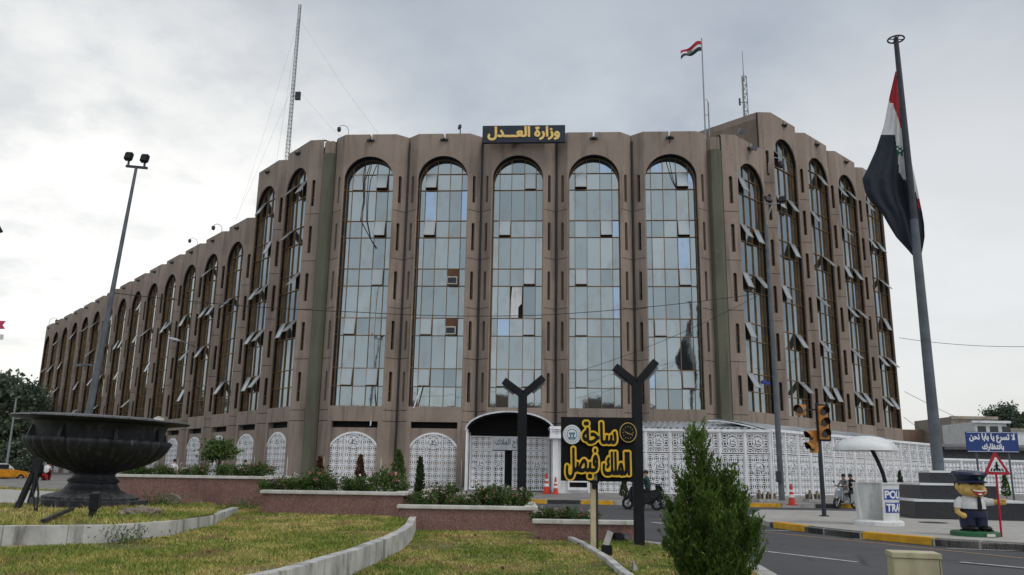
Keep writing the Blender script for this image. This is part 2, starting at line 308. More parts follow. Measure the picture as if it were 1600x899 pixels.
# ------------------------------------------------------------------ mesh helpers
def M4(loc=(0, 0, 0), rz=0, rx=0, ry=0):
    return Matrix.Translation(loc) @ Matrix.Rotation(rz, 4, 'Z') @ Matrix.Rotation(ry, 4, 'Y') @ Matrix.Rotation(rx, 4, 'X')
class MB:
    def __init__(s, X=None): s.v = []; s.f = []; s.m = []; s.cur = 0; s.X = X or Matrix.Identity(4)
    def use(s, i): s.cur = i; return s
    def pts(s, P):
        k = len(s.v); s.v += [tuple(s.X @ Vector(p)) for p in P]; return k
    def face(s, idx): s.f.append(tuple(idx)); s.m.append(s.cur)
    def poly(s, P):
        k = s.pts(P); s.face(range(k, k+len(P))); return s
    def box(s, x0, x1, y0, y1, z0, z1):
        k = s.pts([(x0, y0, z0), (x1, y0, z0), (x1, y1, z0), (x0, y1, z0), (x0, y0, z1), (x1, y0, z1), (x1, y1, z1), (x0, y1, z1)])
        for q in ((3, 2, 1, 0), (4, 5, 6, 7), (0, 1, 5, 4), (1, 2, 6, 5), (2, 3, 7, 6), (3, 0, 4, 7)): s.face([k+i for i in q])
        return s
    def obox(s, c, h, rz=0, rx=0, ry=0):
        old = s.X; s.X = old @ M4(c, rz, rx, ry); s.box(-h[0], h[0], -h[1], h[1], -h[2], h[2]); s.X = old; return s
    def bar(s, p0, p1, w, d, upv=(0, 0, 1)):
        p0 = Vector(p0); p1 = Vector(p1); t = (p1-p0).normalized(); a = t.cross(Vector(upv))
        if a.length < 1e-4: a = t.cross(Vector((1, 0, 0)))
        a.normalize(); b = a.cross(t); P = []
        for q in (p0, p1):
            for sa, sb in ((-1, -1), (1, -1), (1, 1), (-1, 1)): P.append(q + a*sa*w/2 + b*sb*d/2)
        k = s.pts(P)
        for q in ((3, 2, 1, 0), (4, 5, 6, 7), (0, 1, 5, 4), (1, 2, 6, 5), (2, 3, 7, 6), (3, 0, 4, 7)): s.face([k+i for i in q])
        return s
    def prism(s, P, z0, z1):
        n = len(P); k = s.pts([(p[0], p[1], z0) for p in P] + [(p[0], p[1], z1) for p in P])
        s.face(range(k+n-1, k-1, -1)); s.face(range(k+n, k+2*n))
        for i in range(n): j = (i+1) % n; s.face((k+i, k+j, k+n+j, k+n+i))
        return s
    def prismy(s, P, y0, y1):           # polygon in x,z pushed along y
        n = len(P); k = s.pts([(p[0], y0, p[1]) for p in P] + [(p[0], y1, p[1]) for p in P])
        s.face(range(k, k+n)); s.face(range(k+2*n-1, k+n-1, -1))
        for i in range(n): j = (i+1) % n; s.face((k+i, k+n+i, k+n+j, k+j))
        return s
    def tube(s, P, r, n=8, caps=True):
        P = [Vector(p) for p in P]; m = len(P); rr = r if isinstance(r, (list, tuple)) else [r]*m
        a = None; k0 = None
        for i in range(m):
            t = (P[min(i+1, m-1)] - P[max(i-1, 0)]).normalized()
            if a is None:
                a = t.cross(Vector((0, 0, 1)));
                if a.length < 1e-3: a = t.cross(Vector((0, 1, 0)))
            else: a = a - t*a.dot(t)
            a.normalize(); b = t.cross(a)
            k = s.pts([P[i] + (a*math.cos(2*PI*j/n) + b*math.sin(2*PI*j/n))*rr[i] for j in range(n)])
            if i == 0: k0 = k
            else:
                for j in range(n): s.face((k-n+j, k-n+(j+1) % n, k+(j+1) % n, k+j))
        if caps: s.face(range(k0+n-1, k0-1, -1)); s.face(range(k, k+n))
        return s
    def cyl(s, p0, p1, r0, r1=None, n=12): return s.tube([p0, p1], [r0, r0 if r1 is None else r1], n)
    def lathe(s, prof, n=32, c=(0, 0, 0), rf=None, cap=True):
        k0 = len(s.v)
        for (r, z) in prof:
            s.pts([(c[0]+r*(rf(2*PI*j/n, z) if rf else 1)*math.cos(2*PI*j/n), c[1]+r*(rf(2*PI*j/n, z) if rf else 1)*math.sin(2*PI*j/n), c[2]+z) for j in range(n)])
        for i in range(len(prof)-1):
            a = k0+i*n
            for j in range(n): s.face((a+j, a+(j+1) % n, a+n+(j+1) % n, a+n+j))
        if cap:
            s.face(range(k0+n-1, k0-1, -1)); a = k0+(len(prof)-1)*n; s.face(range(a, a+n))
        return s
    def ball(s, c, r, n=16, m=10, rot=None):
        if not hasattr(r, '__len__'): r = (r, r, r)
        old = s.X; s.X = old @ Matrix.Translation(c) @ (rot or Matrix.Identity(4)) @ Matrix.Diagonal((*r, 1))
        pr = [(math.sin(PI*i/m), -math.cos(PI*i/m)) for i in range(m+1)]; pr[0] = (.001, -1); pr[-1] = (.001, 1)
        s.lathe(pr, n); s.X = old; return s
    def build(s, name, mats, parent=None, smooth=None, loc=None, bevel=0):
        me = bpy.data.meshes.new(name); me.from_pydata(s.v, [], s.f)
        for q in (mats if isinstance(mats, (list, tuple)) else [mats]): me.materials.append(MATS[q])
        me.polygons.foreach_set('material_index', s.m)
        if bevel or smooth is not None:
            bm = bmesh.new(); bm.from_mesh(me); bmesh.ops.remove_doubles(bm, verts=bm.verts, dist=1e-5)
            bmesh.ops.recalc_face_normals(bm, faces=bm.faces)
            if bevel: bmesh.ops.bevel(bm, geom=[e for e in bm.edges if len(e.link_faces) == 2 and e.calc_face_angle(0) > .5], offset=bevel, segments=2, affect='EDGES', clamp_overlap=True)
            bm.to_mesh(me); bm.free()
        if smooth is not None:
            me.shade_smooth(); me.set_sharp_from_angle(angle=R(smooth))
        me.update(); return link(name, me, parent, loc)
def link(name, me, parent=None, loc=None):
    o = bpy.data.objects.new(name, me); COL.objects.link(o)
    if parent: o.parent = parent
    if loc is not None: o.location = loc
    return o
def thing(name, label, cat, loc=(0, 0, 0), rz=0, group=None):
    o = bpy.data.objects.new(name, None); COL.objects.link(o); o.empty_display_size = .3
    o.location = loc; o.rotation_euler = (0, 0, rz); return tag(o, label, cat, group)
def tag(o, label, cat, group=None):
    o['label'] = label; o['category'] = cat
    if group: o['group'] = group
    return o
def struct(o): o['kind'] = 'structure'; return o
def stuff(o): o['kind'] = 'stuff'; return o
def copy_tree(o, parent=None):
    c = o.copy(); COL.objects.link(c)
    if parent: c.parent = parent
    for ch in o.children: copy_tree(ch, c)
    return c

# ---- lettering: the outline of a line of text as a distance field, cut at a chosen weight
FORMS = {'ا': 'FE8D FE8E', 'ب': 'FE8F FE90 FE91 FE92', 'ة': 'FE93 FE94', 'ت': 'FE95 FE96 FE97 FE98', 'ج': 'FE9D FE9E FE9F FEA0', 'ح': 'FEA1 FEA2 FEA3 FEA4', 'د': 'FEA9 FEAA', 'ر': 'FEAD FEAE', 'ز': 'FEAF FEB0', 'س': 'FEB1 FEB2 FEB3 FEB4', 'ص': 'FEB9 FEBA FEBB FEBC', 'ظ': 'FEC5 FEC6 FEC7 FEC8', 'ع': 'FEC9 FECA FECB FECC', 'ف': 'FED1 FED2 FED3 FED4', 'ك': 'FED9 FEDA FEDB FEDC', 'ل': 'FEDD FEDE FEDF FEE0', 'م': 'FEE1 FEE2 FEE3 FEE4', 'ن': 'FEE5 FEE6 FEE7 FEE8', 'و': 'FEED FEEE', 'ي': 'FEF1 FEF2 FEF3 FEF4', 'ـ': '0640 0640 0640 0640'}
FORMS = {k: [chr(int(x, 16)) for x in v.split()] for k, v in FORMS.items()}; FORMS['\u0001'] = [chr(0xFEFB), chr(0xFEFC)]
def shape_arabic(s):
    s = s.replace('لا', '\u0001'); o = []
    for i, c in enumerate(s):
        if c not in FORMS: o.append(c); continue
        p = i > 0 and s[i-1] in FORMS and len(FORMS[s[i-1]]) == 4
        n = len(FORMS[c]) == 4 and i+1 < len(s) and s[i+1] in FORMS
        o.append(FORMS[c][(1 if p else 0)+(2 if n else 0)])
    return ''.join(reversed(o))
def text_field(body, h=.03, pad=.18, sx=1.0):
    cu = bpy.data.curves.new('lettering', 'FONT'); cu.body = body; cu.size = 1
    o = bpy.data.objects.new('lettering', cu); COL.objects.link(o)
    dg = bpy.context.evaluated_depsgraph_get(); dg.update()
    c2 = o.to_curve(dg); loops = []
    for sp in c2.splines:
        P = []; bp = sp.bezier_points; n = len(bp)
        for i in range(n):
            a, b = bp[i], bp[(i+1) % n]
            p0, p1, p2, p3 = a.co, a.handle_right, b.handle_left, b.co
            for k in range(5):
                u = k/5; q = p0*(1-u)**3 + p1*3*u*(1-u)**2 + p2*3*u*u*(1-u) + p3*u**3; P.append((q.x*sx, q.y))
        if len(P) > 2: loops.append(np.array(P))
    o.to_curve_clear(); bpy.data.objects.remove(o); bpy.data.curves.remove(cu)
    A = np.vstack(loops); lo = A.min(0)-pad; hi = A.max(0)+pad
    xs = np.arange(lo[0], hi[0]+h, h); ys = np.arange(lo[1], hi[1]+h, h); X, Yg = np.meshgrid(xs, ys)
    wind = np.zeros(X.shape); dist = np.full(X.shape, 9.0)
    for P in loops:
        for (x0, y0), (x1, y1) in zip(P, np.roll(P, -1, 0)):
            dx, dy = x1-x0, y1-y0; l2 = dx*dx+dy*dy
            if l2 < 1e-12: continue
            u = np.clip(((X-x0)*dx+(Yg-y0)*dy)/l2, 0, 1)
            dist = np.minimum(dist, np.hypot(X-x0-u*dx, Yg-y0-u*dy))
            cr = dx*(Yg-y0)-dy*(X-x0)
            wind += np.where((y0 <= Yg) & (y1 > Yg) & (cr > 0), 1, 0) - np.where((y0 > Yg) & (y1 <= Yg) & (cr < 0), 1, 0)
    return xs, ys, np.where(wind != 0, dist, -dist), A.min(0), A.max(0)
def letters(field, width, height, grow, y0, y1, mb, cx=0, cz=0):
    """cut the field at `grow` (em) and push it from y0 (front) to y1; drawn in x,z of the builder, centred at cx, cz"""
    xs, ys, Fd, lo, hi = field; Fd = Fd + grow
    sx = width/(hi[0]-lo[0]); sy = height/(hi[1]-lo[1]); mx_, my_ = (lo+hi)/2
    def T(x, y, d): return (cx+(x-mx_)*sx, d, cz+(y-my_)*sy)
    ny, nx = Fd.shape
    for j in range(ny-1):
        for i in range(nx-1):
            c = [(xs[i], ys[j], Fd[j, i]), (xs[i+1], ys[j], Fd[j, i+1]), (xs[i+1], ys[j+1], Fd[j+1, i+1]), (xs[i], ys[j+1], Fd[j+1, i])]
            if all(q[2] <= 0 for q in c): continue
            P = []; cut = []
            for a, b in zip(c, c[1:]+c[:1]):
                if a[2] > 0: P.append(a[:2])
                if (a[2] > 0) != (b[2] > 0):
                    u = a[2]/(a[2]-b[2]); q = (a[0]+u*(b[0]-a[0]), a[1]+u*(b[1]-a[1])); cut.append((q, a[2] > 0)); P.append(q)
            if len(P) < 3: continue
            mb.poly([T(*q, y0) for q in P])
            if len(cut) == 2 and y1 != y0:
                a, b = (cut[0][0], cut[1][0]) if cut[0][1] else (cut[1][0], cut[0][0])
                mb.poly([T(*a, y0), T(*a, y1), T(*b, y1), T(*b, y0)])
    return mb

# ---- leaves
def leaf_mesh(name, P, size, mats, parent=None, elong=1.6, up=0.0, dirs=None, tint=None, mi=None, seed=1):
    g = np.random.default_rng(seed); P = np.asarray(P, float); n = len(P)
    d = g.normal(size=(n, 3)) if dirs is None else np.asarray(dirs, float) + g.normal(size=(n, 3))*.35
    d[:, 2] += up; d /= np.linalg.norm(d, axis=1)[:, None]+1e-9
    s = np.cross(d, g.normal(size=(n, 3))); s /= np.linalg.norm(s, axis=1)[:, None]+1e-9
    sz = (size*g.uniform(.6, 1.35, n))[:, None]
    V = np.stack([P, P+d*sz*elong*.5+s*sz*.5, P+d*sz*elong, P+d*sz*elong*.5-s*sz*.5], 1).reshape(-1, 3)
    me = bpy.data.meshes.new(name); me.vertices.add(4*n); me.vertices.foreach_set('co', V.astype(np.float32).ravel())
    me.loops.add(4*n); me.loops.foreach_set('vertex_index', np.arange(4*n, dtype=np.int32))
    me.polygons.add(n); me.polygons.foreach_set('loop_start', np.arange(0, 4*n, 4, dtype=np.int32))
    for q in (mats if isinstance(mats, (list, tuple)) else [mats]): me.materials.append(MATS[q])
    if mi is not None: me.polygons.foreach_set('material_index', np.asarray(mi, np.int32))
    at = me.attributes.new('tint', 'FLOAT', 'FACE'); at.data.foreach_set('value', (g.uniform(0, 1, n) if tint is None else np.asarray(tint)).astype(np.float32))
    me.update(calc_edges=True); return link(name, me, parent) if parent is not False else me
def crown_points(c, rad, clumps, per, spread, seed, flat=.6, shell=.55):
    g = np.random.default_rng(seed); out = []; tn = []
    for _ in range(clumps):
        d = g.normal(size=3); d /= np.linalg.norm(d); q = np.array(c)+d*np.array(rad)*(shell+(1-shell)*g.random())
        k = int(per*g.uniform(.5, 1.5)); out.append(q+g.normal(size=(k, 3))*np.array([spread, spread, spread*flat])*g.uniform(.7, 1.3))
        tn.append(np.clip(g.uniform(.1, .9)+g.normal(size=k)*.2, 0, 1))
    return np.vstack(out), np.concatenate(tn)

# ================================================================== THE GROUND
struct(MB().poly([(-500, -150, 0), (500, -150, 0), (500, 700, 0), (-500, 700, 0)]).build('road', 'asphalt'))
def slab(name, P, z0, z1, m): return struct(MB().prism(P, z0, z1).build(name, m))
FZ = .43                                                         # ground level at the building
# geometry of the facades (fitted): front line, left wing, right wing
W_, FL = 5.4, 3.548
pF = Vector((-13.1673, 55.4039)); aF = -.0645; dF = Vector((math.cos(aF), math.sin(aF)))
pL = Vector((-14.6661, 55.8681)); aL = .8627; dL = Vector((-math.cos(aL), math.sin(aL))); nL = Vector((-dL.y, dL.x))
pR = Vector((15.2899, 53.7261)); aR = .7539; dR = Vector((math.cos(aR), math.sin(aR))); nR = Vector((dR.y, -dR.x))
nF = Vector((dF.y, -dF.x))
# pavement in front of the building: kerb at z .15 rising to the wall
KL = [Vector((-120, 118)), Vector((-30, 47.5)), Vector((-21, 41)), Vector((-14, 39.7)), Vector((14.5, 39.5)), Vector((20, 41.5)), Vector((31, 48.5)), Vector((80, 84))]
WL = [pL+dL*140, pL+dL*16+Vector((0, 0)), pL+dL*4, pF+nF*-.2, Vector((15.0, 53.6)), pR+dR*6, pR+dR*16, Vector((90, 130))]
mb = MB()
for a, b, c, d in zip(KL[:-1], KL[1:], WL[1:], WL[:-1]):
    mb.poly([(a.x, a.y, .15), (b.x, b.y, .15), (c.x, c.y, FZ), (d.x, d.y, FZ)])
struct(mb.build('pavement', 'grey_paving'))
def kerb(name, P, seq, z1=.15, wd=.28, seglen=1.6, outward=1, closed=False, start=0):
    """kerb stones along P; seq gives the colour of each stone"""
    pts = [Vector((p[0], p[1])) for p in P]; mb = MB(); k = start
    for a, b in zip(pts[:-1], pts[1:]):
        l = (b-a).length; n = max(1, round(l/seglen)); t = (b-a).normalized(); s = Vector((t.y, -t.x))*outward
        for i in range(n):
            p = a+(b-a)*(i/n); q = a+(b-a)*((i+1)/n) - t*.012
            mb.use(seq[k % len(seq)]); k += 1
            mb.prism([(p.x, p.y), (q.x, q.y), (q.x-s.x*wd, q.y-s.y*wd), (p.x-s.x*wd, p.y-s.y*wd)], -.02, z1+.005)
    return struct(mb.build(name, ['kerb_stone', 'kerb_yellow', 'kerb_black'], bevel=.02, smooth=40))
kerb('kerb', [(p.x, p.y) for p in KL[1:]], [2, 1, 2, 1, 0], outward=1, z1=.2, seglen=1.55)
# traffic island on the right
ISL = [(7.55, 24.3), (7.75, 23.0), (8.5, 20.3), (9.4, 18.6), (10.8, 17.45), (11.5, 17.6), (13.2, 20.8), (21, 33), (10, 33), (8, 28)]
slab('traffic_island', ISL, -.02, .15, 'paving')
kerb('island_kerb', ISL[:7], [2], z1=.155, outward=1, seglen=1.2)
mb = MB()
def kseg(p, q):
    p = Vector(p); q = Vector(q); t = (q-p).normalized(); s = Vector((t.y, -t.x))
    mb.prism([(p.x+s.x*.012, p.y+s.y*.012), (q.x+s.x*.012, q.y+s.y*.012), (q.x-s.x*.29, q.y-s.y*.29), (p.x-s.x*.29, p.y-s.y*.29)], -.01, .172)
def lerp2(a, b, u): return (a[0]+(b[0]-a[0])*u, a[1]+(b[1]-a[1])*u)
kseg(lerp2(ISL[0], ISL[1], .2), ISL[1]); kseg(ISL[1], lerp2(ISL[1], ISL[2], .22)); kseg(lerp2(ISL[2], ISL[3], .02), lerp2(ISL[2], ISL[3], .98)); kseg(ISL[5], lerp2(ISL[5], ISL[6], .55))
struct(mb.build('kerb_paint', 'kerb_yellow', bevel=.02, smooth=40))

# ---- roundabout: lawns, kerbs, paved parts
LZ, MZ = .35, .10
e2top = [(440, 897), (546, 866), (606, 843), (628, 832), (639, 823), (646, 809)]
e2 = [G(x, y, LZ) for x, y in e2top]
e2 = [Vector((p.x, p.y)) for p in e2]; e2 = [Vector((e2[0].x-1.6, e2[0].y-5.5))] + e2
e2.append(Vector((-2.2, 20.2)))
e3 = [G(x, y, MZ+.06) for x, y in [(973, 896), (960, 886), (946, 873), (906, 848), (863, 829)]]
e3 = [Vector((1.75, 6.0))] + [Vector((p.x, p.y)) for p in e3]
kc = [G(x, y, MZ) for x, y in [(1225, 905), (1190, 885), (1120, 866), (1045, 851), (1000, 845), (985, 842)]]
kc = [Vector((9.5, 7.6)), Vector((5.0, 9.3)), Vector((3.95, 10.2))] + [Vector((p.x, p.y)) for p in kc] + [Vector((2.4, 17.6)), Vector((2.2, 19.9)), Vector((-1, 26.5)), Vector((-9, 31))]
UB = [(-18, 16.8), (-14, 17.5), (-9.6, 18.0)]                    # back edge of the urn bed
# middle lawn (both sides of the thin edging)
slab('lawn', [(-4, -3), (9.5, -3)] + [tuple(p) for p in kc[:9]] + [(2.4, 17.6), (2.2, 19.9), (-2.0, 20.3)] + [tuple(p) for p in reversed(e2[1:-1])] + [tuple(e2[0])], -.02, MZ, 'turf')
slab('lawn.001', [(-30, -3), (e2[0].x, -3)] + [tuple(p) for p in e2] + [(-2.2, 20.6), (-7.3, 24.6), (-12.5, 24.8), (-13, 16.5), (-30, 16.5)], -.02, LZ, 'turf')
kerb('lawn_kerb', [tuple(p) for p in kc], [0], z1=.115, wd=.3, seglen=1.0, outward=1)
slab('path', [(-75, 16.6), (-13.1, 16.6), (-12.4, 24.9), (-13.6, 33), (-22, 40), (-75, 66)], -.02, .2, 'paving')
slab('verge', [(-75, 69.2), (-75, 66.2), (-22.1, 40.1), (-13.7, 33.1), (-13.0, 34.5), (-21.4, 41.6)], -.02, .16, 'turf')
# road paint
def stripe(name, a, b, wd, m, z=.004):
    p = G(*a); q = G(*b); t = (q-p).normalized(); s = Vector((t.y, -t.x, 0))*wd/2
    return MB().poly([(p-s)[:2]+(z,), (q-s)[:2]+(z,), (q+s)[:2]+(z,), (p+s)[:2]+(z,)]), m, name
for i, (a, b, wd, m) in enumerate([((1186, 831), (1310, 843), .09, 'road_orange'), ((1310, 843), (1600, 873), .09, 'road_orange'), ((1195, 862), (1340, 879), .11, 'road_white'), ((1180, 830), (1289, 829), .10, 'road_white'),
        ((1334, 843), (1405, 844), .10, 'road_white'), ((1480, 858), (1600, 862), .10, 'road_white'), ((1172, 818), (1198, 822), .3, 'road_white'), ((1172, 823), (1215, 816), .12, 'road_white'), ((1018, 817), (1036, 819), .2, 'road_white'),
        ((1015, 812), (1180, 822), .08, 'road_orange'), ((1186, 797), (1290, 801), .12, 'road_white'), ((1500, 880), (1640, 893), .1, 'road_white')]):
    q, mm, nm = stripe('road_marking', a, b, wd, m, .004+.0015*i); struct(q.build(nm, mm))

# ================================================================== THE BUILDING
ZA, ZS = 23.64, 5.64                      # top of the arches, window sills (five-floor bays)
ZP5 = 25.35                               # parapet of the five-floor bays
CH_U, CH_D = .82, .70                     # the slanted flanks of a bay
OX0, OX1 = .90, 4.50; REV = .42
ch_len = math.hypot(CH_U, CH_D)
BL = Vector((0, 54, FZ))
bld = thing('government_building', 'long brown concrete office building with tall arched mirror windows behind the square', 'building', BL)
def place(o, X): o.parent = bld; o.matrix_local = Matrix.Translation(-BL) @ X
def arch_z(u, top):
    r = (OX1-OX0)/2; c = (OX0+OX1)/2; d = abs(u-c)
    return top - r + math.sqrt(max(0, r*r-d*d))
def arch_loop(top, n=24):
    r = (OX1-OX0)/2; c = (OX0+OX1)/2
    return [(OX0, ZS), (OX1, ZS)] + [(c+r*math.cos(PI*i/n), top-r+r*math.sin(PI*i/n)) for i in range(n+1)]
def slit_loop(s0, z0, z1, w2=.13, n=6):
    return [(s0-w2, z0), (s0+w2, z0)] + [(s0+w2*math.cos(PI*i/n), z1-w2+w2*math.sin(PI*i/n)) for i in range(n+1)]
SLIT_S = .60
def slits(nf): return [(ZA+(nf-5)*FL-1.42-i*FL-2.05, ZA+(nf-5)*FL-1.42-i*FL) for i in range(nf)]
def chpt(s, z, side, off=0.0):            # a point on a flank; off pushes it outwards
    e = (CH_U/ch_len, CH_D/ch_len); nn = (-CH_D/ch_len, CH_U/ch_len)
    u = s*e[0]+nn[0]*off; v = -CH_D+s*e[1]+nn[1]*off
    return (u if side == 0 else W_-u, -v, z)
def holed(mb, outer, holes, T):
    P = [[Vector((x, y, 0)) for x, y in outer]] + [[Vector((x, y, 0)) for x, y in h] for h in holes]
    flat = [p for q in P for p in q]; k = mb.pts([T(p.x, p.y) for p in flat])
    for tri in tessellate_polygon(P): mb.face([k+i for i in tri])
def bay_mesh(nf):
    zp = ZP5+(nf-5)*FL; top = ZA+(nf-5)*FL; mb = MB(); c = W_/2
    nt_ = .07
    outer = [(CH_U, 4.62), (W_-CH_U, 4.62), (W_-CH_U, zp), (c+nt_, zp), (c+nt_, zp-.42), (c-nt_, zp-.42), (c-nt_, zp), (CH_U, zp)]
    al = arch_loop(top); holed(mb, outer, [al], lambda x, z: (x, 0, z))
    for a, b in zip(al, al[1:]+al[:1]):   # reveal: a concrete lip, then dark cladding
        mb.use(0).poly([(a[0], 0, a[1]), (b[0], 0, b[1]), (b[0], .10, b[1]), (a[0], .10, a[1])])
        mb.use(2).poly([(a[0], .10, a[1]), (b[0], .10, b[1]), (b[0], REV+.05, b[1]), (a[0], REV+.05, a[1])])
    mb.use(0)
    for side in (0, 1):
        holes = [slit_loop(SLIT_S, a, b) for a, b in slits(nf)]
        holed(mb, [(0, 0), (ch_len, 0), (ch_len, zp), (0, zp)], holes, lambda s, z: chpt(s, z, side))
        for h in holes:
            for a, b in zip(h, h[1:]+h[:1]):
                mb.poly([chpt(*a, side), chpt(*b, side), chpt(*b, side, -.26), chpt(*a, side, -.26)])
        mb.use(1)
        for a, b in slits(nf):            # joints between the precast panels
            z = a-.62; mb.poly([chpt(0, z, side, .004), chpt(ch_len, z, side, .004), chpt(ch_len, z+.045, side, .004), chpt(0, z+.045, side, .004)])
        for z in (4.62,): mb.poly([chpt(0, z, side, .004), chpt(ch_len, z, side, .004), chpt(ch_len, z+.05, side, .004), chpt(0, z+.05, side, .004)])
        mb.use(0)
    # parapet top and back
    for x0, x1 in ((CH_U, c-nt_), (c+nt_, W_-CH_U)): mb.poly([(x0, 0, zp), (x1, 0, zp), (x1, .45, zp), (x0, .45, zp)])
    for side in (0, 1): mb.poly([chpt(0, zp, side), chpt(ch_len, zp, side), (CH_U if side == 0 else W_-CH_U, .45, zp), (0 if side == 0 else W_, CH_D+.45, zp)])
    for x0, x1 in ((CH_U, c-nt_), (c+nt_, W_-CH_U)): mb.poly([(x0, .45, zp-1.3), (x1, .45, zp-1.3), (x1, .45, zp), (x0, .45, zp)])
    for sx in (c-nt_, c+nt_): mb.poly([(sx, 0, zp-.42), (sx, .45, zp-.42), (sx, .45, zp), (sx, 0, zp)])
    mb.poly([(c-nt_, 0, zp-.42), (c+nt_, 0, zp-.42), (c+nt_, .45, zp-.42), (c-nt_, .45, zp-.42)])
    # ground storey: dark slot under the sill band, recessed wall below
    mb.poly([(CH_U, 0, 4.62), (W_-CH_U, 0, 4.62), (W_-CH_U, .5, 4.62), (CH_U, .5, 4.62)])
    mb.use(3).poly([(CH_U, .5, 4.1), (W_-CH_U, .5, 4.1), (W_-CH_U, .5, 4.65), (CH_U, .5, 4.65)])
    mb.use(0).poly([(CH_U, .12, 4.2), (W_-CH_U, .12, 4.2), (W_-CH_U, .5, 4.2), (CH_U, .5, 4.2)])
    mb.poly([(.7, .12, 0), (W_-.7, .12, 0), (W_-.7, .12, 4.2), (.7, .12, 4.2)])
    for x0, x1 in ((CH_U, 1.12), (W_-1.12, W_-CH_U)): mb.box(x0, x1, .002, .45, 0, 4.617)
    mb.use(1).box(-.035, .035, CH_D-.02, CH_D+.1, 0, zp-.1)
    o = mb.build('facade_bay', ['concrete', 'joint', 'reveal', 'void']); me = o.data; bpy.data.objects.remove(o); return me
BAY = {(n, REV): bay_mesh(n) for n in (4, 5, 6)}
REV_WING, REV_FRONT = REV, .78            # the front windows sit deeper than those of the wings
REV = REV_FRONT; BAY[5, REV] = bay_mesh(5); REV = REV_WING
def slit_mesh():
    mb = MB(); lp = slit_loop(0, 0, 2.05)
    mb.poly([(x, 0, z) for x, z in lp]); mb.use(1).box(-.128, .128, -.03, .01, .68, .72).box(-.015, .015, -.025, .01, .01, 1.9)
    o = mb.build('slit_window', ['dark_glass', 'bronze']); me = o.data; bpy.data.objects.remove(o); return me
SLIT = slit_mesh()
VX = [OX0, 1.36, 2.21, 3.14, 3.99, OX1]
def rows(nf):
    z = ZA+(nf-5)*FL-1.15; out = [z]
    for i in range(nf): out += [z-1.25, z-FL]; z -= FL
    out[-1] = ZS; 
    return out
def pane_rects(nf):
    """(kind, col, row, x0, x1, z0, z1); kind top / hopper / big / foot"""
    zt = ZA+(nf-5)*FL; r = [zt+1]; z = zt-1.15; out = []
    for c_ in range(5): out.append(('top', c_, 0, VX[c_], VX[c_+1], z, zt+1))
    for i in range(nf):
        for c_ in range(5):
            out.append(('hopper', c_, i, VX[c_], VX[c_+1], z-1.25, z))
            lo = ZS if i == nf-1 else z-FL
            out.append(('big', c_, i, VX[c_], VX[c_+1], max(lo, ZS), z-1.25))
        z -= FL
    return out
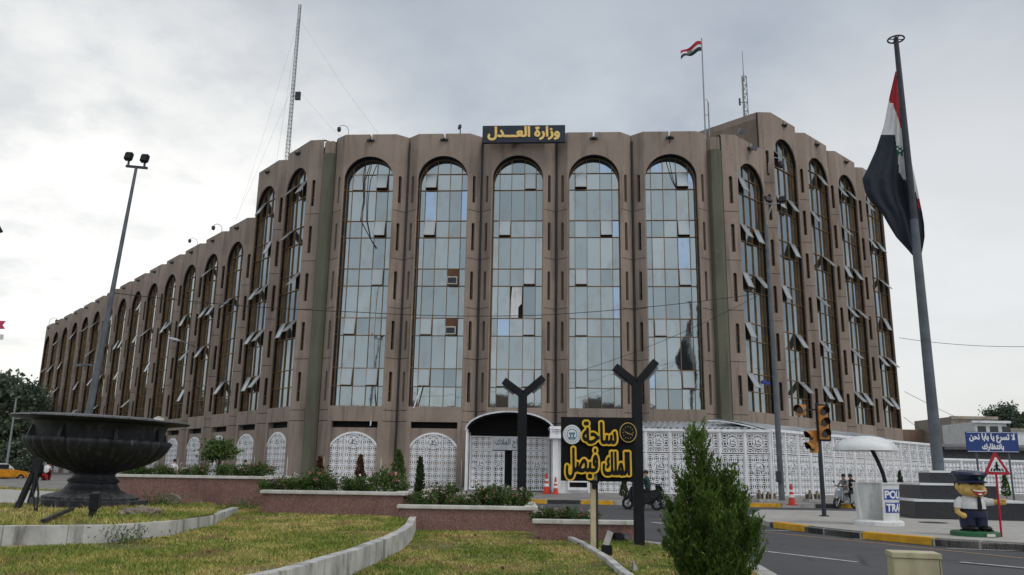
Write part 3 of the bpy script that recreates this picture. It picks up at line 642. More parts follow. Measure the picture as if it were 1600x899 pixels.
def window(X, nf, opens, seed, missing=(), name='arched_window', yaw=0.0):
    g = random.Random(seed); top = ZA+(nf-5)*FL
    v = []; f = []; tint = []; mi = []
    for kind, c_, i, x0, x1, z0, z1 in pane_rects(nf):
        if (kind, c_, i) in missing or (kind == 'hopper' and (c_, i) in opens):
            mi_ = 1
        else: mi_ = 0
        P = [(x0, z0), (x1, z0)]
        ns = 8 if kind in ('top', 'hopper') and i == 0 else 1
        for k in range(ns+1):
            u = x1+(x0-x1)*k/ns; P.append((u, max(z0+.001, min(z1, arch_z(u, top)+.02))))
        tx, tz = g.gauss(0, .0035)*(.4 if yaw else 1)+yaw, g.gauss(0, .0035)*(.4 if yaw else 1); cx_, cz_ = (x0+x1)/2, (z0+z1)/2
        k0 = len(v); v += [(x, REV+(x-cx_)*tx+(z-cz_)*tz+(.05 if mi_ else 0), z) for x, z in P]; f.append(tuple(range(k0, len(v)))); mi.append(mi_)
        tint.append(min(.95, max(0, g.gauss(.5, .23))) if g.random() > .035 else 1.0)
    me = bpy.data.meshes.new(name); me.from_pydata(v, [], f); me.materials.append(MATS['mirror_glass']); me.materials.append(MATS['void'])
    me.polygons.foreach_set('material_index', mi); at = me.attributes.new('tint', 'FLOAT', 'FACE'); at.data.foreach_set('value', tint); me.update()
    wn = link(name, me); place(wn, X)
    if (nf, REV) not in FRAME:
        mb = MB()
        for x in VX[1:-1]: mb.box(x-.02, x+.02, REV-.08, REV+.03, ZS, arch_z(x, top))
        for x in (OX0+.03, OX1-.03): mb.box(x-.03, x+.03, REV-.085, REV+.03, ZS, top-1.75)
        z = top-1.15; zs = [z]
        for i in range(nf): zs += [z-1.25, z-FL]; z -= FL
        for z in zs:
            if z < ZS+.1: z = ZS+.03
            rr = (OX1-OX0)/2; dz = z-(top-rr); hw = rr if dz <= 0 else math.sqrt(max(.01, rr*rr-dz*dz))
            mb.box((OX0+OX1)/2-hw, (OX0+OX1)/2+hw, REV-.083, REV+.025, z-.023, z+.023)
        al = arch_loop(top)[1:]
        for a, b in zip(al[1:-1], al[2:]): mb.bar((a[0], REV-.05, a[1]), (b[0], REV-.05, b[1]), .1, .07, (0, 1, 0))
        for z in zs:                       # the glazing bars return along the reveal
            if ZS+.1 < z < top-1.8:
                for x0, x1 in ((OX0-.005, OX0+.02), (OX1-.02, OX1+.005)): mb.box(x0, x1, .16, REV-.13, z-.028, z+.028)
        for x0, x1 in ((OX0-.005, OX0+.022), (OX1-.022, OX1+.005)): mb.box(x0, x1, .12, .155, ZS+.01, top-1.8)
        o = mb.build('window_frame', 'bronze'); FRAME[nf, REV] = o.data; bpy.data.objects.remove(o)
    link('window_frame', FRAME[nf, REV], wn)
    for (c_, i) in opens:
        zt = top-1.15-i*FL; x0, x1 = VX[c_]+.03, VX[c_+1]-.03; wd = x1-x0; ang = opens[(c_, i)]
        key = round(wd, 2)
        if key not in SASH:
            mb = MB(); h = 1.19
            mb.use(1).poly([(.04, -.02, -h+.04), (wd-.04, -.02, -h+.04), (wd-.04, -.02, -.04), (.04, -.02, -.04)]).poly([(.04, .0, -h+.04), (wd-.04, .0, -h+.04), (wd-.04, .0, -.04), (.04, .0, -.04)])
            mb.use(0).box(0, .045, -.035, .015, -h, 0).box(wd-.045, wd, -.035, .015, -h, 0).box(.045, wd-.045, -.034, .014, -.045, 0).box(.045, wd-.045, -.034, .014, -h, -h+.045)
            o = mb.build('casement', ['sash', 'sash_glass']); SASH[key] = o.data; bpy.data.objects.remove(o)
        s = link('casement', SASH[key], wn, (x0, REV-.10, zt-.03)); s.rotation_euler = (R(-ang), 0, 0)
    return wn
FRAME = {}; SASH = {}
# arched screens on the ground storey
def squiggle(mb, c, r, y0, y1, m=0):      # a round emblem: disc with three bent strokes
    pass
def arch_screen():
    wd, h = 3.84, 3.45; r = wd/2; n = 20; mb = MB(); zs_ = h-r
    lp = [(-r, 0), (r, 0)] + [(r*math.cos(PI*i/n), zs_+r*math.sin(PI*i/n)) for i in range(n+1)]
    mb.poly([(x, -.03, z) for x, z in lp])
    mb.use(1)
    q = lp[1:]+lp[:1]
    for a, b in zip(q[:-1], q[1:]): mb.bar((a[0]*.985, -.03, a[1]*.99), (b[0]*.985, -.03, b[1]*.99), .12, .11, (0, 1, 0))
    for x in (-.62, .62): mb.box(x-.03, x+.03, -.06, -.01, .05, zs_+math.sqrt(r*r-x*x)-.05)
    k = 18; ring = [(.30*math.cos(2*PI*i/k), -.045, 2.85+.30*math.sin(2*PI*i/k)) for i in range(k)]
    RG = [(.44*math.cos(2*PI*i/k), -.045, 2.85+.44*math.sin(2*PI*i/k)) for i in range(k+1)]
    for a, b in zip(RG[:-1], RG[1:]): mb.bar(a, b, .07, .02, (0, 1, 0))
    mb.poly([(x*.93, -.05, 2.85+(z-2.85)*.93) for x, _, z in ring])
    mb.use(2).box(-.12, -.05, -.062, -.052, 2.66, 2.98).bar((-.02, -.057, 2.82), (.12, -.057, 3.02), .05, .012, (0, 1, 0)).bar((-.2, -.057, 2.72), (.22, -.057, 2.66), .05, .012, (0, 1, 0)).bar((.1, -.057, 2.86), (.24, -.057, 2.78), .05, .012, (0, 1, 0))
    o = mb.build('arched_screen', ['lattice_arch', 'white_metal', 'galvanised']); me = o.data; bpy.data.objects.remove(o); return me
SCREEN = arch_screen()
def spout_mesh():
    mb = MB().box(-.28, .28, -.16, 0, -.13, .0).box(-.1, .1, -.32, -.16, -.1, -.02)
    o = mb.build('rain_spout', 'dark_steel'); me = o.data; bpy.data.objects.remove(o); return me
SPOUT = spout_mesh()
nslit = 0; loose = []
def add_bay(X, nf, opens, seed, missing=(), screen=True):
    global nslit
    o = link('facade_bay', BAY[nf, REV]); place(o, X)
    wn = window(X, nf, opens, seed, missing, yaw=.010 if seed == 104 else 0)
    for side in (0, 1):
        for a, b in slits(nf):
            e = Vector((CH_U, -CH_D if side == 0 else CH_D, 0)) if side == 0 else Vector((CH_U, CH_D, 0))
            p = Vector(chpt(SLIT_S, a, side, -.24)); ang = math.atan2(-CH_D, CH_U) if side == 0 else math.atan2(CH_D, CH_U)
            XX = X @ M4(p, ang)
            if nslit < 100:
                q = link('slit_window', SLIT); place(q, XX); nslit += 1
            else: loose.append(XX)
    if screen: q = link('arched_screen', SCREEN); place(q, X @ M4((W_/2, .12, FZ+.02)))
    q = link('rain_spout', SPOUT); place(q, X @ M4((W_/2, -.005, ZP5+(nf-5)*FL-.45)))
    return wn
def bayX(p, ang, nx=None): return M4((p.x, p.y, 0), ang)
front_open = [{(3, 0): 18, (1, 0): 3, (3, 1): 16, (3, 2): 5, (1, 3): 9, (1, 4): 10, (3, 4): 10}, {(1, 0): 18, (1, 1): 17, (1, 3): 9, (1, 4): 9}, {(3, 0): 6, (1, 1): 15, (3, 2): 14, (3, 3): 9, (1, 4): 9, (3, 4): 8}, {(1, 0): 17, (3, 1): 15, (1, 2): 14, (1, 3): 8, (1, 4): 5}, {(3, 0): 17, (3, 1): 15, (3, 2): 9, (1, 3): 8, (3, 4): 9}]
front_miss = [(), (('hopper', 3, 2), ('hopper', 3, 3)), (('big', 2, 2),), (), ()]
REV = REV_FRONT
for k in range(5):
    p = pF+dF*W_*k; X = M4((p.x, p.y, 0), aF)
    add_bay(X, 5, front_open[k], 100+k, front_miss[k], screen=k < 2)
REV = REV_WING
angL = math.atan2(-dL.y, -dL.x)
def rnd_open(g, nf, p):
    o = {}
    for i in range(nf):
        for c_ in (1, 3):
            if g.random() < p: o[(c_, i)] = g.choice([22, 30, 36, 42])
    return o
gg = random.Random(11)
for k in range(2):
    p = pL+dL*W_*(k+1); add_bay(M4((p.x, p.y, 0), angL), 5, rnd_open(gg, 5, .62), 200+k)
angR = aR
p = pR; add_bay(M4((p.x, p.y, 0), angR), 5, rnd_open(gg, 5, .6), 300, screen=False)
for k in range(1, 5):
    p = pR+dR*W_*k; add_bay(M4((p.x, p.y, 0), angR), 6, rnd_open(gg, 6, .6), 300+k, screen=False)
for k in range(2, 16):
    p = pL+dL*W_*(k+1); add_bay(M4((p.x, p.y, 0), angL), 4, rnd_open(gg, 4, .42 if k < 10 else .3), 200+k)
mb = MB()
sv_ = [Vector(v.co) for v in SLIT.vertices]; sf_ = [(list(p.vertices), p.material_index) for p in SLIT.polygons]
for X in loose:
    k = mb.pts([X @ v for v in sv_])
    for q, mi in sf_: mb.use(mi).face([k+i for i in q])
o = mb.build('slit_window', ['dark_glass', 'bronze']); stuff(o); place(o, Matrix.Identity(4))
# body of the building behind the facades
def body(name, p, d, n, u0, u1, zt, depth=15, inset=REV_FRONT+.06):
    inn = -n; a = p+d*u0+inn*inset; b = p+d*u1+inn*inset; c = b+inn*depth; e = a+inn*depth
    o = MB().prism([a, b, c, e], 0, zt).build(name, 'concrete'); place(o, Matrix.Identity(4)); return o
body('core_wall', pF, dF, nF, 0, 27, ZP5-.5, 14)
body('core_wall', pL, dL, nL, 0, 10.8, ZP5-.503, 13); body('core_wall', pL, dL, nL, 10.81, 86.4, ZP5-FL-.5, 14)
body('core_wall', pR, dR, nR, 0, 5.4, ZP5-.506, 13); body('core_wall', pR, dR, nR, 5.4, 27, ZP5+FL-.5, 14)
# solid side of the taller right-hand block and of the left block
def side(p, d, n, u, dep, z0, z1, th=.4):
    a = p+d*u-n*CH_D; b = a+d*th; c = b-n*dep; e = a-n*dep
    o = MB().prism([a, b, c, e], z0, z1).build('end_wall', 'concrete'); place(o, Matrix.Identity(4))
side(pR, dR, nR, 5.4, 13, 4, ZP5+FL); side(pL, dL, nL, 10.4, 13, 4, ZP5); side(pL, dL, nL, 86.4, 14, 0, ZP5-FL); side(pR, dR, nR, 26.99, 14, 0, ZP5+FL)
# green corner columns
def corner(a, b, zt, out):
    d = (b-a); n = Vector((d.y, -d.x)).normalized(); m1 = a+d*.22+n*out; m2 = b-d*.22+n*out; bk = -n*1.2
    o = MB().prism([a, m1, m2, b, b+bk, a+bk], 0, zt-1.25).build('corner_column', 'green_concrete'); place(o, Matrix.Identity(4))
    a2 = a-n*.12; b2 = b-n*.12; o = MB().prism([a2, m1-n*.2, m2-n*.2, b2, b2+bk, a2+bk], zt-1.25, zt-.25).build('column_cap', 'concrete'); place(o, Matrix.Identity(4))
corner(pL-nL*CH_D+dL*.0, pF-nF*CH_D, ZP5, .38)
corner(pF+dF*27-nF*CH_D, pR-nR*CH_D, ZP5, .38)
for k in (1, 2, 3, 4):                    # rainwater pipes in the grooves of the front
    p = pF+dF*W_*k-nF*(CH_D-.12); o = MB().tube([(p.x+.06, p.y, .5), (p.x+.06, p.y, ZP5-.5)], .055, 8).build('downpipe', 'dark_steel', smooth=40); place(o, Matrix.Identity(4))

# name board on the parapet
q0 = Y(754, 221, 53.9); q1 = Y(883, 220, 53.2)
cxy = (q0+q1)/2; wd = (q1-q0).length; 
t = thing('name_board', 'long black name board with gold Arabic letters on the roof edge', 'sign', (cxy.x, cxy.y, ZP5-1.12), aF)
MB().box(-wd/2, wd/2, 0, .28, -.02, 1.28).box(-wd/2+.3, -wd/2+.5, .28, .6, .2, .9).box(wd/2-.5, wd/2-.3, .28, .6, .2, .9).build('board', 'navy_sign', t, bevel=.02)
fld = text_field(shape_arabic('وزارة العـــدل'), .035)
letters(fld, wd*.86, .98, .045, -.06, 0, MB(), 0, .66).build('lettering', 'gold', t)

# ------------------------------------------------ things on the facade and the roof
def fr_pt(k, u, z, off=0.0):              # a point on front bay k, off metres out of the front plane
    p = pF+dF*(W_*k+u)+nF*off; return Vector((p.x, p.y, z))
for k, col, i, lab in ((1, 3, 2, 'upper of two beige air conditioners under brown boards'), (1, 3, 3, 'lower of two beige air conditioners under brown boards')):
    zt = ZA-1.15-i*FL; c = fr_pt(1, (VX[col]+VX[col+1])/2, zt-1.22, -REV_FRONT+.12)
    t = thing('air_conditioner', lab+' in the second arched window', 'air conditioner', c, aF, 'air conditioners in the front windows')
    MB().box(-.36, .36, -.42, .1, .0, .55).build('casing', 'ac_beige', t, bevel=.02)
    MB().box(-.30, .30, -.437, -.423, .08, .47).build('grille', 'dark_steel', t)
    MB().box(-.40, .40, -.02, .02, .56, 1.17).build('filler_board', 'board_brown', t)
zt = ZA-1.15-2*FL; c = fr_pt(2, VX[2]+.05, zt-FL+.05, -REV_FRONT+.03)
t = thing('loose_panel', 'white board leaning in the broken pane of the middle window', 'board', c, aF)
MB().poly([(0, 0, .0), (.55, 0, 0), (.55, .0, .75), (.78, .0, 1.0), (.80, .0, 2.2), (.1, .0, 2.2), (.02, 0, 1.2)]).prismy([(0, 0), (.55, 0), (.55, .75), (.78, 1.0), (.8, 2.2), (.1, 2.2), (.02, 1.2)], .001, .03).build('board', 'white_paint', t)
def cable(name, P, r, m, lab, cat, n=6):
    return tag(MB().tube(P, r, n).build(name, m, smooth=60), lab, cat)
cable('drain_hose', [fr_pt(0, 3.75, 14.3, -.85), fr_pt(0, 3.55, 13.5, -.72), fr_pt(0, 3.5, 11, -.74), fr_pt(0, 3.62, 8.2, -.76), fr_pt(0, 3.8, 6.6, -.7), fr_pt(0, 3.82, 5.7, -.3), fr_pt(0, 3.80, 4.3, .06)], .045, 'pipe_white', 'white drain hose hanging down the first front window', 'hose')
cable('drain_hose', [fr_pt(1, 1.75, 7.2, -.7), fr_pt(1, 1.55, 6.6, -.3), fr_pt(1, 1.30, 5.68, -.15), fr_pt(1, 1.28, 5.5, .06)], .045, 'pipe_white', 'short white hose slanting under an open pane of the second window', 'hose')
for dx, s in ((0, 0), (.5, 1)):
    cable('hanging_cable', [fr_pt(0, 2.4+dx, 23.5, -.2), fr_pt(0, 2.15+dx*.8, 22.2, -.45), fr_pt(0, 2.25+dx*.5, 20.5, -.6), fr_pt(0, 2.1+dx*.9, 19, -.65), fr_pt(0, 2.9, 17.6, -.7), fr_pt(0, 3.3+dx*.2, 16.9, -.75)], .03, 'cable_black', ['black cable hanging in the first front window, the left strand', 'black cable hanging in the first front window, the right strand'][s], 'cable')
cable('hanging_cable', [fr_pt(4, 2.7, 24.8, .05), fr_pt(4, 2.6, 23.5, -.2), fr_pt(4, 2.9, 22, -.6), fr_pt(4, 3.2, 21.2, -.8)], .03, 'cable_black', 'black cable drooping from the roof edge over the fifth front window', 'cable')

def cctv(p, lab, rz=0, kind='dome', s=1.0):
    t = thing('security_camera', lab, 'camera', p, rz, 'security cameras on the roof edge')
    MB().tube([(0, 0, 0), (0, 0, .5*s), (-.12*s, 0, .75*s), (-.4*s, 0, .88*s), (-.62*s, 0, .82*s), (-.7*s, 0, .68*s)], .024*s, 8).build('bracket', 'grey_steel', t, smooth=50)
    MB().cyl((-.7*s, 0, .68*s), (-.7*s, 0, .5*s), .13*s, .15*s).ball((-.7*s, 0, .47*s), .14*s).build('camera_dome', 'dark_steel', t, smooth=50)
cctv(Vector((*(pF+dF*.9-nF*.3), ZP5)), 'gooseneck dome camera on the left end of the front parapet', 0)
p = pF+dF*9.2-nF*.3
t = thing('security_camera', 'dark bullet camera standing on the parapet left of the name board', 'camera', (p.x, p.y, ZP5), 0, 'security cameras on the roof edge')
MB().cyl((0, 0, 0), (0, 0, .45), .04).build('bracket', 'dark_steel', t); MB().obox((-.05, -.05, .62), (.1, .2, .13), .3).build('camera_body', 'dark_steel', t, bevel=.03)
def wallp(p, d, n, u, z, off): q = p+d*u+n*off; return Vector((q.x, q.y, z))
cctv(wallp(pR, dR, nR, 5.2, 23.6, .1), 'gooseneck dome camera beside the first arch of the right wing', PI+.2, s=1.5)
cctv(wallp(pL, dL, nL, 18, ZP5-FL, -.3), 'gooseneck camera on the left wing parapet near the taller block', 0, s=1.1)
cctv(wallp(pL, dL, nL, 24, ZP5-FL, -.3), 'second gooseneck camera along the left wing parapet', .5)
cctv(wallp(pL, dL, nL, 85.8, ZP5-FL, -.3), 'gooseneck camera at the far end of the left wing roof', PI, s=1.6)
for u, z, lab in ((1.6, ZP5+.1, 'small grey floodlight on the right corner of the front parapet'), (2.6, ZP5-1.0, 'small grey floodlight below the parapet of the right wing')):
    p = wallp(pR, dR, nR, u, z, .1 if z < ZP5 else -.3)
    t = thing('roof_floodlight', lab, 'floodlight', p, .6, 'small floodlights on the building'); MB().cyl((0, 0, 0), (0, 0, .3), .03).bar((0, 0, .3), (0, -.3, .35), .05, .05).build('bracket', 'grey_steel', t); MB().obox((0, -.4, .38), (.26, .12, .17), 0, .5).build('lamp_head', 'grey_steel', t, bevel=.03)

def lattice_mast(name, lab, base, h, w0, w1, m='grey_steel', n=30, r=.03, rod=0):
    t = thing(name, lab, 'mast', base); mb = MB()
    def cor(z): 
        k = w0+(w1-w0)*z/h; return [Vector((k*math.cos(a), k*math.sin(a), z)) for a in (PI/2, PI/2+2*PI/3, PI/2+4*PI/3)]
    for j in range(3): mb.cyl(cor(0)[j], cor(h)[j], r, r, 6)
    for i in range(n):
        a, b = cor(h*i/n), cor(h*(i+1)/n)
        for j in range(3): mb.cyl(a[j], b[(j+1) % 3], r*.6, r*.6, 4); mb.cyl(b[j], b[(j+1) % 3], r*.6, r*.6, 4)
    mb.build('lattice', m, t)
    if rod: MB().cyl((0, 0, h-.5), (0, 0, h+rod), r*1.2, r*.7, 6).build('antenna_rod', m, t)
    return t
mb_ = Y(449, 252, 72); zt = Y(470, 8, 72).z; zr = ZP5-.5
t = lattice_mast('radio_mast', 'tall slender grey lattice radio mast with guy wires on the left roof', (mb_.x, 72, zr), zt-zr, .24, .15, n=52, r=.028)
for zf, wing, u, back in ((.93, 0, 14, 4), (.6, 0, 13, 3), (.93, 0, 24, 3), (.93, 0, 30, 9), (.6, 0, 24, 8), (.6, 0, 33, 5), (.35, 0, 20, 10), (.93, 1, 4, 5), (.6, 1, 1.5, 4)):
    a = Vector((0, 0, (zt-zr)*zf))
    q = (pL+dL*u-nL*back) if wing == 0 else (pF+dF*u-nF*back)
    b = Vector((q.x-mb_.x, q.y-72, (ZP5-FL-.5 if wing == 0 else ZP5-.5)-zr))
    MB().tube([a, a.lerp(b, .5)-Vector((0, 0, .4)), b], .007, 4).build('guy_wire', 'galvanised', t)
p = Y(454, 150, 72); MB().obox((.5, 0, p.z-zr), (.25, .12, .4)).bar((0, 0, p.z-zr), (.5, 0, p.z-zr), .06, .06).build('antenna', 'dark_steel', t)
pm = Y(1165, 180, 72); zq = Y(1164, 80, 72).z; zl = Y(1164, 120, 72).z; zb_ = ZP5+FL-.5
t = lattice_mast('antenna_mast', 'short lattice antenna mast with a thin rod on the right roof', (pm.x, 72, zb_), zl-zb_, .28, .26, n=12, r=.045, rod=zq-zl)
for dz, dx in ((.75, -.5), (.6, .5), (.35, -.45), (.45, .35)):
    MB().bar((0, 0, (zl-zb_)*dz), (dx, 0, (zl-zb_)*dz), .05, .05).cyl((dx, 0, (zl-zb_)*dz-.3), (dx, 0, (zl-zb_)*dz+.4), .09, .09, 8).build('antenna', 'dark_steel', t)
# roof flagpole with its flag
p0 = Y(1102, 205, 60); z1 = Y(1097, 60, 60).z; z_m = Y(1098, 150, 60).z
t = thing('roof_flagpole', 'thin flagpole with a doubled lower half on the roof of the front', 'flagpole', (p0.x, 60, ZP5-.5))
MB().cyl((0, 0, 0), (0, 0, z1-ZP5+.5), .07, .045, 8).build('pole', 'grey_steel', t, smooth=50); MB().cyl((.32, 0, 0), (.32, 0, z_m-ZP5), .06, .06, 8).build('brace_pole', 'grey_steel', t, smooth=50)
for k in range(5): MB().bar((0, 0, .8+k*1.3), (.32, 0, .8+k*1.3), .04, .04).build('rung', 'grey_steel', t)
def flat_flag(name, lab, origin, wd, h, droop, waves, bands, emblem=None, rz=PI, thick=.012):
    nx, nz = 28, 24; mb = MB(M4(origin, rz)); idx = {}
    for j in range(nz+1):
        for i in range(nx+1):
            u = i/nx; v = j/nz
            idx[i, j] = mb.pts([(u*wd, .28*u*math.sin(u*waves+v*1.6), -v*h*(1-.28*u)-droop*u**1.4+.09*math.sin(u*9+v))])
    for j in range(nz):
        for i in range(nx):
            mb.use(bands(i/nx, (j+.5)/nz)); mb.face((idx[i, j], idx[i, j+1], idx[i+1, j+1], idx[i+1, j]))
    o = mb.build(name, ['flag_red', 'flag_white', 'flag_black', 'flag_green'], smooth=80); o.modifiers.new('thickness', 'SOLIDIFY').thickness = thick
    return tag(o, lab, 'flag')
fp = Y(1096, 64, 60); fw_ = 1.75; 
def bands3(u, v):
    if .4 < u < .62 and .42 < v < .58: return 3
    return 0 if v < .36 else 1 if v < .64 else 2
flat_flag('national_flag', 'small red white and black flag waving on the roof flagpole', (p0.x-.06, 60, fp.z-.05), 1.75, .95, 1.05, 7, bands3)

# ================================================================== ENTRANCE, CABIN, FENCE, CANOPY
def lat_panel(x0, x1, z0, z1, emb=True, m='lattice', depth=.08):
    """a framed lattice panel with its round emblem, standing in the plane y = 0"""
    mb = MB(); mb.poly([(x0, 0, z0), (x1, 0, z0), (x1, 0, z1), (x0, 0, z1)])
    mb.use(1); f = .055
    mb.box(x0, x0+f, -depth/2, depth/2, z0, z1).box(x1-f, x1, -depth/2, depth/2, z0, z1).box(x0+f, x1-f, -depth/2+.002, depth/2-.002, z0, z0+f).box(x0+f, x1-f, -depth/2+.002, depth/2-.002, z1-f, z1)
    if emb:
        cx, cz, r = (x0+x1)/2, z0+(z1-z0)*(.55 if z1-z0 < 1.5 else .66), min(.33, (x1-x0)*.3)
        k = 20; mb.poly([(cx+r*.72*math.cos(2*PI*i/k), -.012, cz+r*.72*math.sin(2*PI*i/k)) for i in range(k)])
        mb.use(2); P = [(cx+r*1.1*math.cos(2*PI*i/k), -.02, cz+r*1.1*math.sin(2*PI*i/k)) for i in range(k+1)]
        mb.use(1)
        for a, b in zip(P[:-1], P[1:]): mb.bar(a, b, .04, .03, (0, 1, 0))
        mb.use(2); s = r/.42
        for a, b in (((-.14, -.12), (-.12, .16)), ((-.02, -.02), (.14, .17)), ((-.2, -.16), (.22, -.2)), ((.08, .02), (.24, -.06))):
            mb.bar((cx+a[0]*s, -.022, cz+a[1]*s), (cx+b[0]*s, -.022, cz+b[1]*s), .045*s, .012, (0, 1, 0))
    return mb
LATM = ['lattice', 'white_metal', 'galvanised']; LATF = ['lattice_fine', 'white_metal', 'galvanised']
# entrance porch
gy = 49.3; a = Y(733, 764, gy); b = Y(858, 764, gy); gw = b.x-a.x; gz = .36
t = thing('entrance_porch', 'white lattice entrance porch under a dark barrel canopy', 'porch', ((a.x+b.x)/2, gy, gz))
h = gw/2; zt = 3.15; zd = 2.35
for x0, x1, emb in ((-h, -h+1.35, True), (h-1.45, h, True)):
    lat_panel(x0, x1, .02, zd-.03, emb, depth=.1).build('lattice_panel', LATF, t)
for x0, x1 in ((-h, -h+1.35), (h-1.45, h)): lat_panel(x0, x1, zd, zt, False).build('lattice_panel', LATF, t)
xa, xb = -h+1.37, h-1.47
o = lat_panel(-.0, .72, .04, zd-.06, True).build('door_leaf', LATF, t); o.location = (xa, .0, 0); o.rotation_euler = (0, 0, -.25)
o = lat_panel(.0, xb-xa-1.15, .04, zd-.06, True).build('door_leaf', LATF, t); o.location = (xa+1.15, .0, 0)
mb = MB(); mb.box(xa, xb, -.04, .04, zd, zt); mb.build('header_panel', 'white_roof', t)
fld = text_field(shape_arabic('كراج الملاك'), .035)
letters(fld, (xb-xa)*.86, .55, .012, -.055, -.041, MB(), (xa+xb)/2, (zd+zt)/2).build('lettering', 'galvanised', t)
n = 20; Rr = gw/2+.25; rise = 1.12
arc = [((Rr)*math.cos(PI*i/n), zt+.28+rise*math.sin(PI*i/n)) for i in range(n+1)]
mb = MB()
for (p, q) in zip(arc[:-1], arc[1:]):
    for y0, y1, k in ((-1.6, 4.2, 0),):
        mb.use(0).poly([(p[0], y0, p[1]), (q[0], y0, q[1]), (q[0], y1, q[1]), (p[0], y1, p[1])])
        mb.use(1).poly([(p[0]*.97, y0, p[1]-.07), (q[0]*.97, y0, q[1]-.07), (q[0]*.97, y1, q[1]-.07), (p[0]*.97, y1, p[1]-.07)])
mb.build('canopy_roof', ['white_roof', 'dark_steel'], t, smooth=40)
mb = MB()
for (p, q) in zip(arc[:-1], arc[1:]): mb.bar((p[0]*.985, -1.6, p[1]-.03), (q[0]*.985, -1.6, q[1]-.03), .09, .16, (0, 1, 0))
mb.build('canopy_rim', 'white_roof', t)
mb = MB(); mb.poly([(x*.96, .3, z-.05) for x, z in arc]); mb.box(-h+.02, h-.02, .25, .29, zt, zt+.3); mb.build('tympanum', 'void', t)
for sx in (-1, 1): MB().box(sx*(Rr-.1)-.05, sx*(Rr-.1)+.05, -1.55, -1.45, 0, zt+.3).box(sx*(Rr-.1)-.05, sx*(Rr-.1)+.05, 0, .1, 0, zt+.3).bar((sx*(Rr-.1), -1.5, zt+.3), (sx*(Rr-.1), 4, zt+.3), .1, .1).build('canopy_post', 'white_metal', t)
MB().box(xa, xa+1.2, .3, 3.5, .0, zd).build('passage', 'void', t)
for sx in (-1, 1): 
    o = lat_panel(0, 4.0, .02, zt, False).build('lattice_panel', LATF, t); o.location = (sx*h, .06, 0); o.rotation_euler = (0, 0, PI/2)
# small guard cabin
a = Y(858, 770, 47.2); b = Y(930, 770, 47.2)
t = thing('guard_cabin', 'small white guard cabin with lattice cornice right of the entrance porch', 'cabin', ((a.x+b.x)/2, 47.2, .30)); h = (b.x-a.x)/2
MB().box(-h+.25, h-.1, .12, 2.6, 0, 3.05).build('wall', 'white_paint', t)
MB().box(-h+.2, -h+.5, 0, .3, .0, 3.04).box(h-.4, h-.1, 0, .3, 0, 3.04).build('column', 'white_metal', t)
MB().box(-h, h, -.25, 2.8, 3.05, 3.17).box(-h+.02, h-.02, -.2, 2.7, 3.62, 3.74).box(-h+.1, h-.1, 0, 2.6, 3.17, 3.62).build('cornice', 'white_metal', t)
o = lat_panel(-h+.03, h-.03, 3.17, 3.62, False).build('cornice_screen', LATF, t); o.location = (0, -.2, 0)
MB().box(-.15, .85, .075, .13, .35, 2.0).build('window', 'dark_glass', t); MB().box(-.25, .95, .02, .11, .18, .34).box(-.25, -.15, .02, .11, .34, 2.1).box(.85, .95, .02, .11, .34, 2.1).box(-.25, .95, .0, .11, .62, .72).build('window_frame', 'white_metal', t)
# lattice fence: front run, then along the right wing, then a lower run
fa = Vector((3.6, 47.4)); fb = Vector((14.6, 46.2)); fc = fb+dR*24.2
def fence(name, lab, P, n, z0, levels, canopy=None):
    a, b = P; d = (b-a).normalized(); l = (b-a).length; rz = math.atan2(d.y, d.x); st = l/n
    t = thing(name, lab, 'fence', (a.x, a.y, z0), rz)
    for i in range(n):
        for lo, hi, m in levels:
            o = lat_panel(0, st-.1, lo, hi, True, depth=.07).build('lattice_panel', LATM if m == 0 else LATF, t); o.location = (i*st+.1, 0, 0)
    me = None
    zt = levels[-1][1]
    for i in range(n+1):
        o = MB().box(0, .1, -.07, .07, 0, zt+.02).build('post', 'white_metal', t) if me is None else link('post', me, t)
        me = o.data; o.location = (i*st, 0, 0)
    MB().box(0, l+.1, -.1, .1, zt+.02, zt+.17).build('top_rail', 'white_metal', t)
    MB().box(-.05, l+.15, -.14, .14, -.3, .04).build('plinth', 'kerb_stone', t)
    return t
fence('lattice_fence', 'tall white lattice fence running from the guard cabin to the corner', (fa, fb), 8, .32, [(.06, 2.3, 1), (2.36, 3.5, 0)])
fence('lattice_fence', 'tall white lattice fence behind the scooter and the police booth', (fb+dR*.2, fc), 16, .32, [(.06, 2.3, 1), (2.36, 3.55, 0)])
fd = fc+Vector((.6, .4)); fe = Vector((58, 72))
fence('lattice_fence', 'lower white lattice fence behind the black granite base', (fd, fe), 12, .32, [(.06, 2.5, 1)])
# canopies behind the fence
def corrugated(name, lab, a, b, inn, z0, z1, wl, amp, barrel=False):
    d = (b-a).normalized(); l = (b-a).length; nx = int(l/wl*8); ns = 10; mb = MB(); rowk = []
    for j in range(ns+1):
        v = j/ns; P = []
        for i in range(nx+1):
            u = l*i/nx; q = a+d*u+inn*v
            zz_ = z0+(z1-z0)*(math.sin(v*PI/2) if barrel else v)+amp*math.cos(2*PI*u/wl)
            P.append((q.x, q.y, zz_))
        rowk.append(mb.pts(P))
    for j in range(ns):
        for i in range(nx): mb.face((rowk[j]+i, rowk[j]+i+1, rowk[j+1]+i+1, rowk[j+1]+i))
    t = thing(name, lab, 'canopy', (0, 0, 0)); o = mb.build('roof_sheet', 'translucent_sheet', t, smooth=60); o.modifiers.new('thickness', 'SOLIDIFY').thickness = .015
    mb = MB()
    for u in np.arange(0, l+.1, 2.4):
        P = [a+d*u+inn*(k/6) for k in range(7)]
        mb.tube([(q.x, q.y, z0-amp-.05+(z1-z0)*(math.sin(k/6*PI/2) if barrel else k/6)) for k, q in enumerate(P)], .04, 6)
    mb.build('rafter', 'white_metal', t)
    return t
